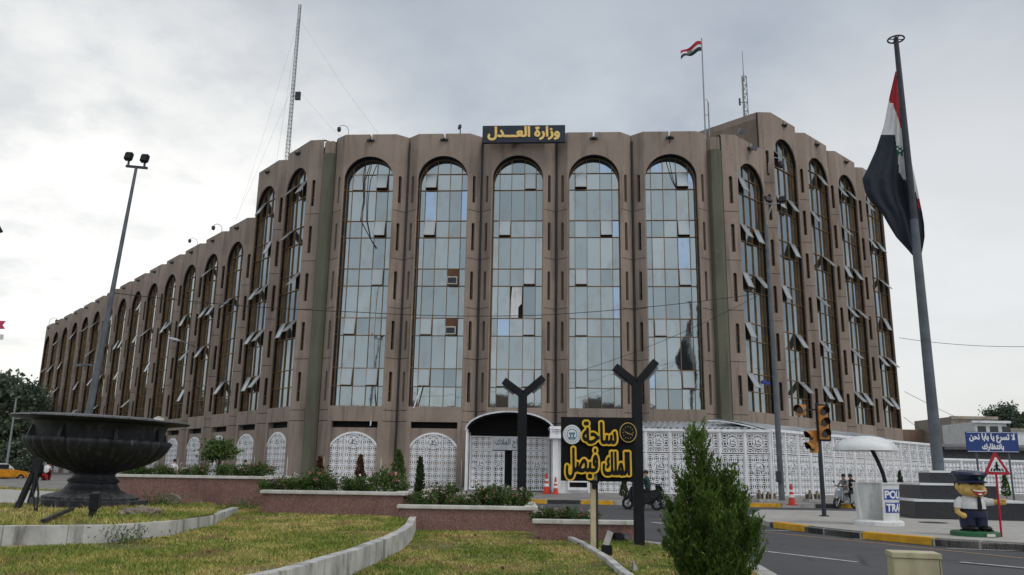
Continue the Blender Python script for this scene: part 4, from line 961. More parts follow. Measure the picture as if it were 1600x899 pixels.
corrugated('walkway_canopy', 'pale corrugated walkway canopy against the front facade', fa+Vector((-.4, .5)), fb+Vector((-.6, .5)), Vector((.3, 5.6)), 4.05, 4.75, .36, .06)
corrugated('walkway_canopy', 'curved translucent walkway canopy along the right wing', fb+dR*.1-nR*.4, fb+dR*19-nR*.4, -nR*3.6, 4.05, 4.7, 1.3, .03, True)

# ================================================================== PLANTER WALLS, EDGINGS
def planter(lab, px0, px1, y_d, ztop, zbase, back, label_i):
    a = Y(px0, 780, y_d); b = Y(px1, 780, y_d)
    t = thing('planter_wall', lab, 'wall', ((a.x+b.x)/2, y_d, zbase), 0, 'stepped granite planter walls'); h = (b.x-a.x)/2; H = ztop-zbase
    mb = MB().box(-h, h, 0, .22, -.12, H-.085)
    if back > 1: mb.box(h-.22, h, .22, back, -.12, H-.085).box(-h, -h+.22, .22, back, -.12, H-.085)
    mb.build('wall', 'red_granite', t)
    mb = MB().box(-h-.05, h+.06, -.05, .30, H-.083, H)
    if back > 1: mb.box(h-.26, h+.06, .30, back, H-.083, H-.001)
    mb.build('coping', 'coping', t, bevel=.012, smooth=40)
    struct(MB().box(a.x+.22, b.x-.22, y_d+.22, y_d+back, zbase-.2, ztop-.12).build('soil', 'soil'))
    return a.x, b.x
PA = planter('tallest red granite planter wall with pale coping, behind the bowl', 168, 411, 24.4, 1.20, LZ, 3.4, 0)
PB = planter('second tallest red granite planter wall, at the back of the left lawn', 409, 629, 20.4, .92, LZ-.0, 4.0, 1)
PC = planter('third red granite planter wall from the bowl, behind the middle lawn', 624, 838, 19.5, .66, MZ, 3.2, 2)
PD = planter('lowest red granite planter wall, behind the gold lettered sign', 836, 989, 17.3, .50, MZ, .7, 3)
def edging(lab, P, z0, z1, wd=.16, m='marble', seg=.9):
    P = [Vector((p[0], p[1])) for p in P]; mb = MB()
    # resample to stones
    Q = [P[0]]
    for a, b in zip(P[:-1], P[1:]):
        n = max(1, round((b-a).length/seg))
        Q += [a+(b-a)*((i+1)/n) for i in range(n)]
    zz = (lambda i: z1[0]+(z1[1]-z1[0])*i/(len(Q)-1)) if isinstance(z1, tuple) else (lambda i: z1)
    nrm = []
    for i in range(len(Q)):
        t = (Q[min(i+1, len(Q)-1)]-Q[max(i-1, 0)]).normalized(); nrm.append(Vector((t.y, -t.x)))
    for i in range(len(Q)-1):
        a, b = Q[i], Q[i+1]; g = (b-a)*.006; A = a+g; na, nb = nrm[i], nrm[i+1]; j = random.uniform(-.003, .003)
        k = mb.pts([(A.x, A.y, z0), (b.x, b.y, z0), (b.x-nb.x*wd, b.y-nb.y*wd, z0), (A.x-na.x*wd, A.y-na.y*wd, z0),
                    (A.x, A.y, zz(i)+j), (b.x, b.y, zz(i+1)+j), (b.x-nb.x*wd, b.y-nb.y*wd, zz(i+1)+j), (A.x-na.x*wd, A.y-na.y*wd, zz(i)+j)])
        for q in ((3, 2, 1, 0), (4, 5, 6, 7), (0, 1, 5, 4), (1, 2, 6, 5), (2, 3, 7, 6), (3, 0, 4, 7)): mb.face([k+x for x in q])
    return tag(mb.build('stone_edging', m, bevel=.006, smooth=40), lab, 'edging')
edging('curved white stone edging holding up the left lawn', [(p.x+.08, p.y) for p in e2], -.02, LZ+.05)
edging('thin curved white stone edging between the middle lawn and the sign', [(p.x, p.y) for p in reversed(e3)], -.02, MZ+.07, .12)
bedpx = [(-60, 856), (0, 856), (103, 852), (183, 848), (266, 838), (332, 822), (372, 800)]
bed = [G(x, y, LZ) for x, y in bedpx]; BEDZ = .62
edging('curved white stone edging round the bed of the black bowl', [(p.x, p.y) for p in bed], LZ-.1, (.64, .46), .18)
slab('flower_bed', [(p.x-.05, p.y+.15) for p in bed[:-1]] + [(bed[-1].x-.4, bed[-1].y-.6), (-8.5, 19.2), (-12, 18.3), (-18, 17)], 0, BEDZ-.04, 'turf')

# ================================================================== THE BLACK BOWL
ub = G(127, 790, BEDZ); ub = Vector((ub.x, ub.y+.35, BEDZ-.04))
t = thing('stone_bowl', 'huge black fluted stone bowl on a pedestal at the left of the lawn', 'fountain bowl', ub); t.scale = (1.025, 1.025, .965); t.rotation_euler = (0, R(1.6), 0); BOWL = t
fl = lambda a, z: 1+.060*abs(math.cos(a*15))**.8-.03
n = 96
MB().prism([(1.12*math.cos(PI/8+PI/4*i), 1.12*math.sin(PI/8+PI/4*i)) for i in range(8)], -.1, .17).build('plinth', 'weathered_stone', t, bevel=.02)
MB().lathe([(.90, .17), (.90, .22), (.82, .25), (.66, .30), (.54, .37), (.47, .46), (.45, .52)], n, rf=lambda a, z: 1+.022*abs(math.cos(a*14)), cap=False).lathe([(.45, .52), (.49, .53), (.50, .565), (.47, .60), (.42, .62), (.40, .70), (.46, .78)], n, cap=False).build('pedestal', 'weathered_stone', t, smooth=45)
MB().lathe([(.40, .74), (.55, .79), (.78, .86), (1.0, .96), (1.18, 1.08), (1.30, 1.22), (1.37, 1.36), (1.385, 1.43), (1.36, 1.465)], n*2, rf=fl, cap=False).lathe([(1.36, 1.465), (1.24, 1.47)], n, cap=False).build('fluted_bowl', 'weathered_stone', t, smooth=50)
MB().lathe([(1.23, 1.46), (1.25, 1.62), (1.30, 1.78), (1.34, 1.84)], n, cap=False).build('bowl_wall', 'weathered_stone', t, smooth=50)
MB().lathe([(1.30, 1.80), (1.50, 1.83), (1.70, 1.855), (1.74, 1.885), (1.70, 1.915), (1.3, 1.96), (1.22, 1.93), (1.15, 1.6), (.2, 1.5)], n, rf=lambda a, z: 1+.006*math.sin(a*5)+.004*math.sin(a*23), cap=False).build('rim', 'weathered_stone', t, smooth=60)
for k in range(8):
    a = PI/8+2*PI*k/8+.28; c, s = math.cos(a), math.sin(a)
    o = MB(M4((0, 0, 0), a)).prismy([(1.22, 1.44), (1.37, 1.44), (1.33, 1.60), (1.29, 1.72), (1.24, 1.72)], -.035, .035).build('bracket', 'weathered_stone', t)
p = Matrix.LocRotScale(BOWL.location, BOWL.rotation_euler, BOWL.scale) @ Vector((1.45, -.62, 1.90))
tag(MB(M4(p, .5)).box(-.10, .10, -.08, .08, 0, .07).box(-.06, .05, -.05, .04, .071, .10).build('stone_chip', 'coping', bevel=.02), 'small pale stone lying on the rim of the black bowl', 'stone')

# broken spotlights and pipes near the bowl
def broken_light(lab, x, y, z, hgt, lean, rz=0):
    t = thing('broken_spotlight', lab, 'spotlight', (x, y, z), rz, 'broken garden spotlights')
    MB().bar((0, 0, 0), (lean, 0, hgt), .11, .09).build('post', 'cast_iron', t, bevel=.01)
    MB().obox((lean*1.05, 0, hgt+.03), (.07, .10, .14), .2, .2).build('lamp_head', 'cast_iron', t, bevel=.015)
    MB().box(-.12, .12, -.12, .12, -.04, .03).build('foot', 'rock', t)
q = G(26, 794, BEDZ); broken_light('black broken spotlight post left of the bowl, leaning right', q.x, q.y, BEDZ-.05, .82, .26)
q = G(33, 786, BEDZ); broken_light('shorter black spotlight post just behind the leaning one left of the bowl', q.x, q.y+.3, BEDZ-.05, .72, .1, .4)
q = G(143, 806, BEDZ); broken_light('stubby black spotlight in front of the pedestal of the bowl', q.x, q.y, BEDZ-.05, .26, .03)
q = G(58, 797, BEDZ)
tag(MB().tube([(q.x, q.y, BEDZ-.05), (q.x-.02, q.y, BEDZ+.3), (q.x-.10, q.y, BEDZ+.62), (q.x-.06, q.y, BEDZ+.86), (q.x-.01, q.y, BEDZ+.92)], .018, 8).tube([(q.x-.03, q.y, BEDZ-.05), (q.x-.12, q.y-.02, BEDZ+.35), (q.x-.12, q.y, BEDZ+.75)], .018, 8).build('bent_pipe', 'cast_iron', smooth=60), 'pair of thin bent black pipes rising beside the bowl pedestal', 'pipe')
p = G(66, 818, BEDZ); q = G(112, 803, BEDZ)
tag(MB().bar((p.x, p.y, BEDZ+.03), (q.x, q.y, BEDZ+.08), .07, .05).build('fallen_bar', 'cast_iron', bevel=.01), 'black bar lying in the grass in front of the bowl', 'bar')
def rock(lab, x, y, z, r, seed):
    g = random.Random(seed); bm = bmesh.new(); bmesh.ops.create_icosphere(bm, subdivisions=3, radius=1)
    ph = [(Vector((g.gauss(0, 1), g.gauss(0, 1), g.gauss(0, 1))), g.uniform(0, 6)) for _ in range(7)]
    for v in bm.verts:
        d = 1+sum(.09*math.sin(2.2*v.co.dot(a)+b) for a, b in ph)+sum(.05*abs(math.sin(6*v.co.dot(a)+b)) for a, b in ph[:4])-.1+g.uniform(-.035, .035); v.co = Vector((v.co.x*r[0], v.co.y*r[1], v.co.z*r[2]))*d
    me = bpy.data.meshes.new('rock'); bm.to_mesh(me); bm.free(); me.materials.append(MATS['rock'])
    return tag(link('rock', me, None, (x, y, z)), lab, 'rock', 'rocks by the bowl')
for i, (px, py, r, lab) in enumerate([(200, 803, (.15, .12, .09), 'pale brown rock right of the bowl, leftmost of the row'), (222, 801, (.17, .13, .11), 'big pale brown rock in the middle of the row by the bowl'), (243, 803, (.10, .09, .08), 'small pale rock at the right end of the row by the bowl'), (268, 784, (.24, .16, .15), 'grey boulder behind the rock row, below the granite wall')]):
    p = G(px, py, BEDZ); rock(lab, p.x, p.y, BEDZ+.02, r, i)

# ================================================================== SIGN, LAMPS, POLES
def gold_sign():
    b = G(929, 857, MZ)
    c = Y(934, 702, b.y); z0 = c.z; k = b.y/F_PX
    t = thing('square_sign', 'black square sign with raised gold outlined Arabic letters on a cream post', 'sign', (b.x, b.y, MZ), R(-4))
    MB().box(-.075, .065, -.06, .08, -.1, z0-MZ-.45).build('post', 'post_cream', t, bevel=.012)
    MB().box(.03, .07, -.065, -.062, -.05, z0-MZ-.6).build('post_seam', 'joint', t)
    w2, h2 = 113*k/2, 96*k/2; cx = 6*k; zc = z0-MZ
    MB().box(cx-w2, cx+w2, -.05, .0, zc-h2, zc+h2).box(cx-w2, cx-w2+.03, -.07, -.05, zc-h2, zc+h2).build('board', 'black_sign', t)
    MB().box(-.04, .04, -.1, -.06, zc-h2-.14, zc-h2+.02).box(-.09, .09, -.09, .0, zc-h2-.03, zc-h2+.01).build('clamp', 'black_metal', t, bevel=.01)
    for txt, wd, hh, x, z in (('ساحة', 50*k, 32*k, 942-934, 24), ('الملك', 39*k, 34*k, 967-934, -21.5), ('فيصل', 47*k, 45*k, 915.5-934, -22)):
        f = text_field(shape_arabic(txt), .04, .05); asp = (f[4][0]-f[3][0])/(f[4][1]-f[3][1])
        f = text_field(shape_arabic(txt), .028, .22, (wd/hh)/asp); em = hh/(f[4][1]-f[3][1]); gr = 3.9*k/em; X0 = cx+(x-6)*k
        letters(f, wd, hh, gr, -.17, -.05, MB(), X0, zc+z*k).build('letter_side', 'letter_drum', t)
        letters(f, wd, hh, gr*.97, -.178, -.171, MB(), X0, zc+z*k).build('letter_outline', 'gold_paint', t)
        letters(f, wd, hh, gr*.26, -.184, -.179, MB(), X0, zc+z*k).build('letter_face', 'black_sign', t)
    # round badges
    e = MB(); n = 32
    def disc(mb, x, z, r, y, rx=1.0): mb.poly([(x+r*rx*math.cos(2*PI*i/n), y, z+r*math.sin(2*PI*i/n)) for i in range(n)])
    ex, ez = cx-w2+17*k, zc+h2-27*k; r = 15*k
    MB().tube([(ex, -.05, ez), (ex, -.16, ez)], r, 32).build('badge_drum', 'galvanised', t, smooth=40)
    e = MB(); disc(e, ex, ez, r*.97, -.163, .92); e.use(1)
    for i in range(24):
        a = 2*PI*i/24; e.obox((ex+r*.78*.92*math.cos(a), -.165, ez+r*.78*math.sin(a)), (r*.03, .002, r*.06), 0, 0, -a+PI/2)
    P = [(ex+r*.5*math.cos(2*PI*i/24), -.166, ez+r*.55*math.sin(2*PI*i/24)) for i in range(25)]
    for a, b_ in zip(P[:-1], P[1:]): e.bar(a, b_, r*.06, .004, (0, 1, 0))
    e.box(ex-r*.3, ex+r*.3, -.168, -.164, ez+.02*r, ez+r*.2).box(ex-r*.22, ex-r*.08, -.168, -.164, ez-r*.25, ez+.0).box(ex+r*.08, ex+r*.22, -.168, -.164, ez-r*.25, ez+.0)
    e.use(2).box(ex-r*.38, ex+r*.38, -.1675, -.164, ez-r*.42, ez-r*.28)
    e.build('badge_face', ['sign_white', 'emblem_blue', 'emblem_blue'], t)
    ex, ez = cx+w2-11*k, zc+h2-23*k; r = 14.5*k
    MB().tube([(ex, -.05, ez), (ex, -.16, ez)], r, 32).build('badge_drum', 'letter_drum', t, smooth=40)
    e = MB(); disc(e, ex, ez, r*.95, -.163, .85); e.use(1)
    P = [(ex+r*.85*math.cos(2*PI*i/28), -.166, ez+r*math.sin(2*PI*i/28)) for i in range(29)]
    for a, b_ in zip(P[:-1], P[1:]): e.bar(a, b_, r*.07, .006, (0, 1, 0))
    for i in range(12):
        a = 2*PI*i/12; e.obox((ex+r*.6*.85*math.cos(a), -.166, ez+r*.62*math.sin(a)), (r*.05, .002, r*.025), 0, 0, i*.7)
    e.bar((ex-.1*r, -.166, ez-.1*r), (ex+.5*r, -.166, ez-.2*r), r*.05, .004, (0, 1, 0)).bar((ex-.35*r, -.166, ez+.1*r), (ex, -.166, ez-.08*r), r*.05, .004, (0, 1, 0))
    e.build('badge_face', ['black_sign', 'gold'], t)
gold_sign()
def y_lamp(lab, x, y, z, h, l1, l2, wd):
    t = thing('street_lamp', lab, 'lamp', (x, y, z), 0, 'black Y shaped lamps')
    MB().box(-wd/2, wd/2, -wd/2, wd/2, -.05, h).build('post', 'black_metal', t, bevel=.008)
    MB().box(-wd/2-.012, -wd/2-.004, -.01, .01, 0, h-.05).build('edge_strip', 'galvanised', t)
    for a, b, nm in (((-.02, 0, h-.03), l1, 0), ((.02, 0, h-.03), l2, 1)):
        a = Vector(a); b = Vector((b[0], -.0, h+b[1])); 
        o = MB().bar(a, b, wd*1.05, wd*.8, (0, 0, 1)).build('arm', 'black_metal', t, bevel=.008)
        d = (b-a).normalized(); nrm = Vector((d.z, 0, -d.x)); nrm = nrm if nrm.z < 0 else -nrm
        MB().bar(a+d*(b-a).length*.3+nrm*wd*.405, b-d*.06+nrm*wd*.405, wd*.55, .006, (0, 1, 0)).build('light_strip', 'grey_steel', o)
    return t
b = G(999, 852, MZ); tp = Y(992, 597, b.y); 
y_lamp('tall black Y shaped lamp beside the gold lettered sign', b.x, b.y, MZ, tp.z-MZ, (-.44, .30), (.40, .42), .19)
yy = 21.8; tp = Y(817, 615, yy); y_lamp('black Y shaped lamp farther back in front of the entrance porch', tp.x, yy, .5, tp.z-.5, (-.52, .33), (.55, .43), .23)
# small broken garden lights by the sign
for px, py, lab, k in ((948, 868, 'broken pale floodlight on a black box near the sign post', 0), (965, 846, 'small black floodlight lying by the low granite wall', 1)):
    p = G(px, py, MZ); t = thing('garden_floodlight', lab, 'floodlight', (p.x, p.y, MZ), .3*k); t.scale = (.68, .68, .75)
    MB().box(-.13, .13, -.1, .1, 0, .22).build('box', 'black_metal', t, bevel=.02)
    if k == 0: MB().bar((-.02, 0, .22), (.1, 0, .52), .15, .03, (0, 1, 0)).build('glass', 'marble', t)
    else: MB().bar((-.25, 0, .1), (-.08, .05, .28), .06, .05).obox((.25, 0, .1), (.1, .08, .06), .3, 0, .5).build('bracket', 'galvanised', t)
p = G(993, 893, MZ); tag(MB().prismy([(p.x-.04, MZ-.03), (p.x+.05, MZ-.03), (p.x+.03, MZ+.06), (p.x-.045, MZ+.17)], p.y, p.y+.03).build('stone_chip', 'marble', bevel=.015), 'white stone shard standing by the shrub', 'stone')

# leaning floodlight pole on the left
py_ = 33.0; b = Y(140, 640, py_); tpv = Y(213, 262, py_); d = tpv-b; b0 = b - d*((b.z-.2)/d.z)
t = thing('floodlight_pole', 'tall leaning grey pole with two black floodlights behind the bowl', 'light pole', b0)
T0 = tpv-b0; MB().tube([(0, 0, -.1), T0*.35, T0*.7, T0], [.17, .13, .085, .06], 12).build('pole', 'galvanised', t, smooth=50)
MB().bar(T0+Vector((-.45, 0, .06)), T0+Vector((.48, 0, -.02)), .09, .1).build('crossbar', 'dark_steel', t)
for dx, dz in ((-.36, .36), (.34, .28)):
    o = MB().obox(T0+Vector((dx, -.05, dz+.12)), (.17, .11, .2), 0, -.25, .05).build('lamp_head', 'black_metal', t, bevel=.05, smooth=50)
    MB().cyl(T0+Vector((dx, 0, dz-.3)), T0+Vector((dx, 0, dz)), .05, .05, 8).build('bracket', 'galvanised', t)
q = Y(146, 572, py_)-b0
MB().tube([q, q+Vector((-.15, -.1, .03)), q+Vector((-.35, -.15, .0))], .03, 6).obox(q+Vector((-.5, -.15, 0)), (.2, .09, .04)).build('side_lamp', 'galvanised', t)
# lamp bracket (cobra head) in front of the left wing
b = wallp(pL, dL, nL, 21.7, 0, -.6); tp = Y(303, 541, b.y)
t = thing('wall_lamp', 'slim cobra head lamp reaching out from a pier of the left wing', 'lamp', (tp.x, b.y, tp.z))
MB().tube([(0, .8, -.05), (0, 0, 0), (-.9, -.35, .35), (-1.2, -.45, .42)], .05, 8).build('arm', 'grey_steel', t, smooth=50)
MB(M4((-1.6, -.55, .5), .3, 0, .2)).ball((0, 0, 0), (.55, .2, .13)).build('lamp_head', 'white_roof', t, smooth=60)
# street pole on the right with two floodlights
b = G(1222, 784, .16); tp = Y(1197, 352, b.y)
t = thing('floodlight_pole', 'grey street pole with two small floodlights before the right wing', 'light pole', (b.x, b.y, .15))
d = tp-Vector((b.x, b.y, .15)); MB().tube([(0, 0, -.05), d*.5, d*.92, d], [.16, .13, .10, .09], 12).build('pole', 'galvanised', t, smooth=50)
e = Y(1208, 318, b.y)-Vector((b.x, b.y, .15))
MB().tube([d*.97, d+Vector((.1, 0, .5)), e+Vector((0, 0, .05))], .05, 8).bar(e+Vector((-.45, 0, -.05)), e+Vector((.62, 0, .03)), .07, .07).build('arm', 'grey_steel', t, smooth=50)
for dx, rz in ((-.3, .3), (.5, -.5)): MB().obox(e+Vector((dx, -.1, .22)), (.2, .07, .2), rz, -.45).build('lamp_head', 'black_metal', t, bevel=.02)
q = Y(1196, 599, b.y)-Vector((b.x, b.y, .15)); MB().obox(q+Vector((-.05, -.15, 0)), (.22, .12, .08), .2, 0, .25).build('box', 'text_blue', t, bevel=.02)
q = Y(1212, 742, b.y)-Vector((b.x, b.y, .15)); MB().obox(q+Vector((.1, -.17, -.1)), (.13, .06, .28)).build('switch_box', 'dark_steel', t, bevel=.01)

# overhead wires
def wire(lab, pts, r=.016, sag=.25):
    P = []
    for a, b in zip(pts[:-1], pts[1:]):
        for k in range(10):
            u = k/10; P.append(a.lerp(b, u)-Vector((0, 0, sag*4*u*(1-u))))
    P.append(pts[-1]); return tag(MB().tube(P, r, 5).build('overhead_wire', 'cable_black'), lab, 'wire')
Lp = Y(177, 458, 33); Rp = Y(1192, 458, 41.5)
wire('thin black wire sagging across the whole facade between the two floodlight poles', [Lp, Y(560, 488, 36), Y(860, 492, 38.5), Rp], .017, .12)
wire('thin black wire rising from the guard cabin to the right pole', [Y(905, 580, 46), Rp], .012, .3)
wire('thin wire leaving the right wing above the big flagpole', [Y(1405, 528, 68), Y(1640, 541, 60)], .02, .3)
wire('upper of two thin wires running down behind the big flagpole', [Y(1413, 612, 72), Y(1530, 668, 85)], .02, .1)
wire('lower of two thin wires running down behind the big flagpole', [Y(1412, 652, 72), Y(1452, 680, 85)], .02, .05)

# ================================================================== TRAFFIC ISLAND
ZI = .15
# granite base + flagpole + flag
fy = 29.0; fx = Y(1467, 740, fy).x
t = thing('granite_plinth', 'stepped black granite plinth with white edges under the big flagpole', 'plinth', (fx, fy, ZI), R(-8))
for nm, hw, hd, z0, z1, ox in (('tier', 1.75, 1.55, -.02, .62, .35), ('tier', 1.2, 1.1, .62, 1.15, .18), ('tier', .5, .55, 1.15, 1.57, .0)):
    o = MB().box(ox-hw, ox+hw, -hd, hd, z0, z1-.07).build(nm, 'black_granite', t); MB().box(ox-hw-.012, ox+hw+.012, -hd-.012, hd+.012, z1-.07, z1).build('edge', 'white_paint', o)
zt = Y(1403, 60, fy).z; zb = ZI+1.57
t = thing('flagpole', 'tall grey flagpole with a ring on top, on the black granite plinth', 'flagpole', (fx, fy, zb))
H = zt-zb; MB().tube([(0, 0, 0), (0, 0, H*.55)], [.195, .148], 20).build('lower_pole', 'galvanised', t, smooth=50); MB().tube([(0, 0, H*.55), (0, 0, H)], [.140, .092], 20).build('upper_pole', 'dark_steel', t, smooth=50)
mb = MB(); k = 28; P = [(.30*math.cos(2*PI*i/k), .30*math.sin(2*PI*i/k), H-.05) for i in range(k+1)]
mb.tube(P, .032, 8, False); mb.bar((-.3, 0, H-.05), (.3, 0, H-.05), .03, .03).bar((0, -.3, H-.05), (0, .3, H-.05), .03, .03); mb.build('ring', 'dark_steel', t, smooth=50)
MB().cyl((0, 0, H-.02), (0, 0, H+.08), .10, .03).build('cap', 'dark_steel', t)
for zf in (.9, .82): MB().cyl((-.1, -.02, H*zf), (-.16, -.02, H*zf), .03).build('halyard_hook', 'dark_steel', t)

def big_flag():
    # drooping cloth: rows from the top of the hoist downwards; each row gives the left edge, the fold and the right edge
    rows_ = [(112, 1399, 1400, 1403), (150, 1390, 1402, 1408), (195, 1381.5, 1403, 1413), (235, 1369, 1405, 1420), (262, 1357, 1406, 1426), (280, 1348, 1407, 1430), (300, 1352, 1408, 1434.5), (318, 1364, 1411, 1438), (332, 1378, 1414, 1441), (350, 1388, 1418, 1444), (370, 1400, 1424, 1445), (388, 1416, 1430, 1442), (402, 1428, 1433, 1439), (410, 1431, 1434, 1437)]
    nu, nv = 44, 90; mb = MB()
    ys = [r[0] for r in rows_]; idx = {}; meta = {}
    for j in range(nv+1):
        y = ys[0]+(ys[-1]-ys[0])*j/nv
        l, m_, r_ = [np.interp(y, ys, [q[c] for q in rows_]) for c in (1, 2, 3)]
        for i in range(nu+1):
            u = i/nu; x = l+(r_-l)*u
            wdt = (r_-l)/60
            fold = .20*wdt*math.sin(u*7.5+j*.035+.6)+.09*wdt*math.sin(u*17+j*.06)
            p = Y(x, y, fy+.34+fold*.8); idx[i, j] = mb.pts([p]); meta[i, j] = (x, y)
    for j in range(nv):
        for i in range(nu):
            x = (meta[i, j][0]+meta[i+1, j+1][0])/2; y = (meta[i, j][1]+meta[i+1, j+1][1])/2
            xp = 1402.3+(y-62)*.0955                       # the pole's line
            s = xp-x                                       # distance left of the pole
            if s > -7:
                rb = 160+.35*(x-1391) if x < 1395 else 162+3.2*(x-1395)
                bb = 210.5 if x < 1398 else (210.5+(x-1398)*9.0 if x < 1404.6 else 270+(x-1404.6)*1.2)
                mi = 0 if y < rb and y < 200 else (2 if y > bb else 1)
                if mi == 1 and 1400.5 < x < 1412 and 227 < y < 247 and (abs((y-243)-.55*(x-1412)) < 2.2 or abs((y-236)-.55*(x-1412)) < 2 or abs((y-240)+.5*(x-1406)) < 2): mi = 3
            else:
                mi = 1 if y < 311 else (0 if y < 326 and x > 1432.5 else 2)
            mb.use(mi); mb.face((idx[i, j], idx[i, j+1], idx[i+1, j+1], idx[i+1, j]))
    o = mb.build('national_flag', ['flag_red', 'flag_white', 'flag_black', 'flag_green'], smooth=80); o.modifiers.new('thickness', 'SOLIDIFY').thickness = .02
    tag(o, 'large red white and black flag hanging limp on the tall flagpole', 'flag')
big_flag()

# police booth
b = G(1373, 822, ZI)
t = thing('police_booth', 'white round traffic police booth with blue lettering and a domed sunshade', 'booth', (b.x*(1+.5/b.y), b.y+.50, ZI)); t.scale = (.88, .88, .985)
def wall_arc(mb, r0, r1, z0, z1, a0, a1, th=.06, n=24):
    for i in range(n):
        A, B = a0+(a1-a0)*i/n, a0+(a1-a0)*(i+1)/n
        P = []
        for r, z in ((r0, z0), (r1, z1)):
            P.append([(r*math.cos(a), r*math.sin(a), z) for a in (A, B)]); P.append([((r-th)*math.cos(a), (r-th)*math.sin(a), z) for a in (A, B)])
        (o0, i0, o1, i1) = P
        mb.poly([o0[0], o0[1], o1[1], o1[0]]).poly([i0[1], i0[0], i1[0], i1[1]]).poly([o1[0], o1[1], i1[1], i1[0]])
        if i == 0: mb.poly([o0[0], o1[0], i1[0], i0[0]])
        if i == n-1: mb.poly([o0[1], i0[1], i1[1], o1[1]])
    return mb
A0, A1 = R(-99), R(-99+288)                # the doorway faces the camera's left
wall_arc(MB(), .62, .70, .14, 1.15, A0, A1).build('wall', 'white_paint', t, smooth=40)
MB().lathe([(.76, -.02), (.76, .10), (.70, .14), (.0, .14)], 40, cap=False).build('base', 'white_paint', t, smooth=40)
mb = MB()
for i in range(24):
    a, b_ = A0+(A1-A0)*i/24, A0+(A1-A0)*(i+1)/24; mb.bar((.67*math.cos(a), .67*math.sin(a), 1.165), (.67*math.cos(b_), .67*math.sin(b_), 1.165), .12, .035)
mb.build('top_rim', 'white_paint', t)
def wrap(mb, r_of, z_of_r=None): pass
def wrapped_text(txt, zc, hh, wd, name, m, grow, r_off, a_c, field=None, rect=None):
    mb = MB()
    if rect:
        nx = 20
        for i in range(nx):
            P = [(-rect/2+rect*i/nx, 0, zc-hh/2), (-rect/2+rect*(i+1)/nx, 0, zc-hh/2), (-rect/2+rect*(i+1)/nx, 0, zc+hh/2), (-rect/2+rect*i/nx, 0, zc+hh/2)]; mb.poly(P)
    else: letters(field, wd, hh, grow, 0, 0, mb, 0, zc)
    v = []
    for x, y, z in mb.v:
        r = .62+(z-.14)/1.01*.08+r_off; a = a_c+x/.66; v.append((r*math.cos(a), r*math.sin(a), z))
    mb.v = v; return mb.build(name, m, t)
for txt, zc, wd in (('POLICE', .86, 1.0), ('TRAFFIC', .50, 1.1)):
    ac = A0+.06/.66+(.52 if txt == 'POLICE' else .60)/.66
    wrapped_text('', zc, .28, 0, 'text_panel', 'text_blue', 0, .004, ac, rect=1.06 if txt == 'POLICE' else 1.16)
    wrapped_text(txt, zc, .20, wd, 'lettering', 'sign_white', .035, .010, ac, field=text_field(txt, .04, .1))
dm = Y(1352, 703, b.y+.5); zr = dm.z-ZI; dx = (dm.x-b.x*(1+.5/b.y))/.88
wv = 47.5*b.y/F_PX/.88; mb = MB(); prof = [(wv*math.sin(a), zr+.43*math.cos(a)-.0) for a in [PI/2*(1-i/10) for i in range(11)]]; prof[-1] = (.005, prof[-1][1])
mb.lathe(prof, 40, (dx, 0, 0), cap=False); mb.lathe([(.02, zr+.38), (wv*.6, zr+.25), (wv*.97, zr-.0)], 40, (dx, 0, 0), cap=False); mb.build('sunshade', 'white_paint', t, smooth=60)
bz = Y(1384, 757, b.y)
MB().tube([(.22, -.3, .14), (.21, -.3, 1.1), (.16, -.26, 1.45), (.06, -.17, 1.8), (-.08, -.06, zr+.1), (-.24, 0, zr+.3)], .062, 10).build('shade_post', 'black_metal', t, smooth=60)

# traffic light
b = G(1288, 807, ZI); k = b.y/F_PX
t = thing('traffic_light', 'traffic light with amber faced signal heads on a dark pole', 'traffic light', (b.x, b.y, ZI))
tp = Y(1281, 690, b.y); 
MB().tube([(0, 0, -.03), (-.0, 0, tp.z-ZI+1.3)], [.075, .065], 12).build('pole', 'dark_steel', t, smooth=50)
MB().cyl((0, 0, -.03), (0, 0, .03), .16).build('base_plate', 'dark_steel', t)
def head(c, rz, nl=3, m='traffic_yellow', backboard=True):
    X = M4(c, rz); hh = .19*nl
    mb = MB(X); mb.box(-.17, .17, -.05, .12, -hh, hh); o = mb.build('signal_head', m, t, bevel=.015)
    if backboard:
        mb = MB(X); mb.box(-.235, .235, .0, .03, -hh-.06, -hh).box(-.235, .235, 0, .03, hh, hh+.06).box(-.235, -.171, .0, .03, -hh, hh).box(.171, .235, 0, .03, -hh, hh); mb.build('backboard', 'black_metal', o)
    for i in range(nl):
        z = hh-.19-.38*i
        mb = MB(X); mb.tube([(0, -.05, z), (0, -.062, z)], .135, 20); mb.build('lens', 'lens_dark', o)
        mb = MB(X); n = 16
        for q in range(n):
            a, b_ = -.35+(PI+.7)*q/n, -.35+(PI+.7)*(q+1)/n
            la, lb = .26*(.55+.45*math.sin(max(0, min(PI, a)))), .26*(.55+.45*math.sin(max(0, min(PI, b_))))
            for r in (.150, .165): mb.use(1 if r < .16 else 0); mb.poly([(r*math.cos(a), -.05, z+r*math.sin(a)), (r*math.cos(b_), -.05, z+r*math.sin(b_)), (r*math.cos(b_), -.05-lb, z+r*math.sin(b_)), (r*math.cos(a), -.05-la, z+r*math.sin(a))])
        mb.build('visor', [m, 'lens_dark'], o)
c = Y(1284, 661, b.y)-Vector((b.x, b.y, ZI)); head(c+Vector((0, -.14, 0)), R(4))
c = Y(1252, 640, b.y)-Vector((b.x, b.y, ZI)); head(c+Vector((.05, .25, 0)), R(-38), 1, backboard=False); MB().bar((0, 0, c.z), c+Vector((.05, .25, 0)), .05, .05).build('bracket', 'dark_steel', t)
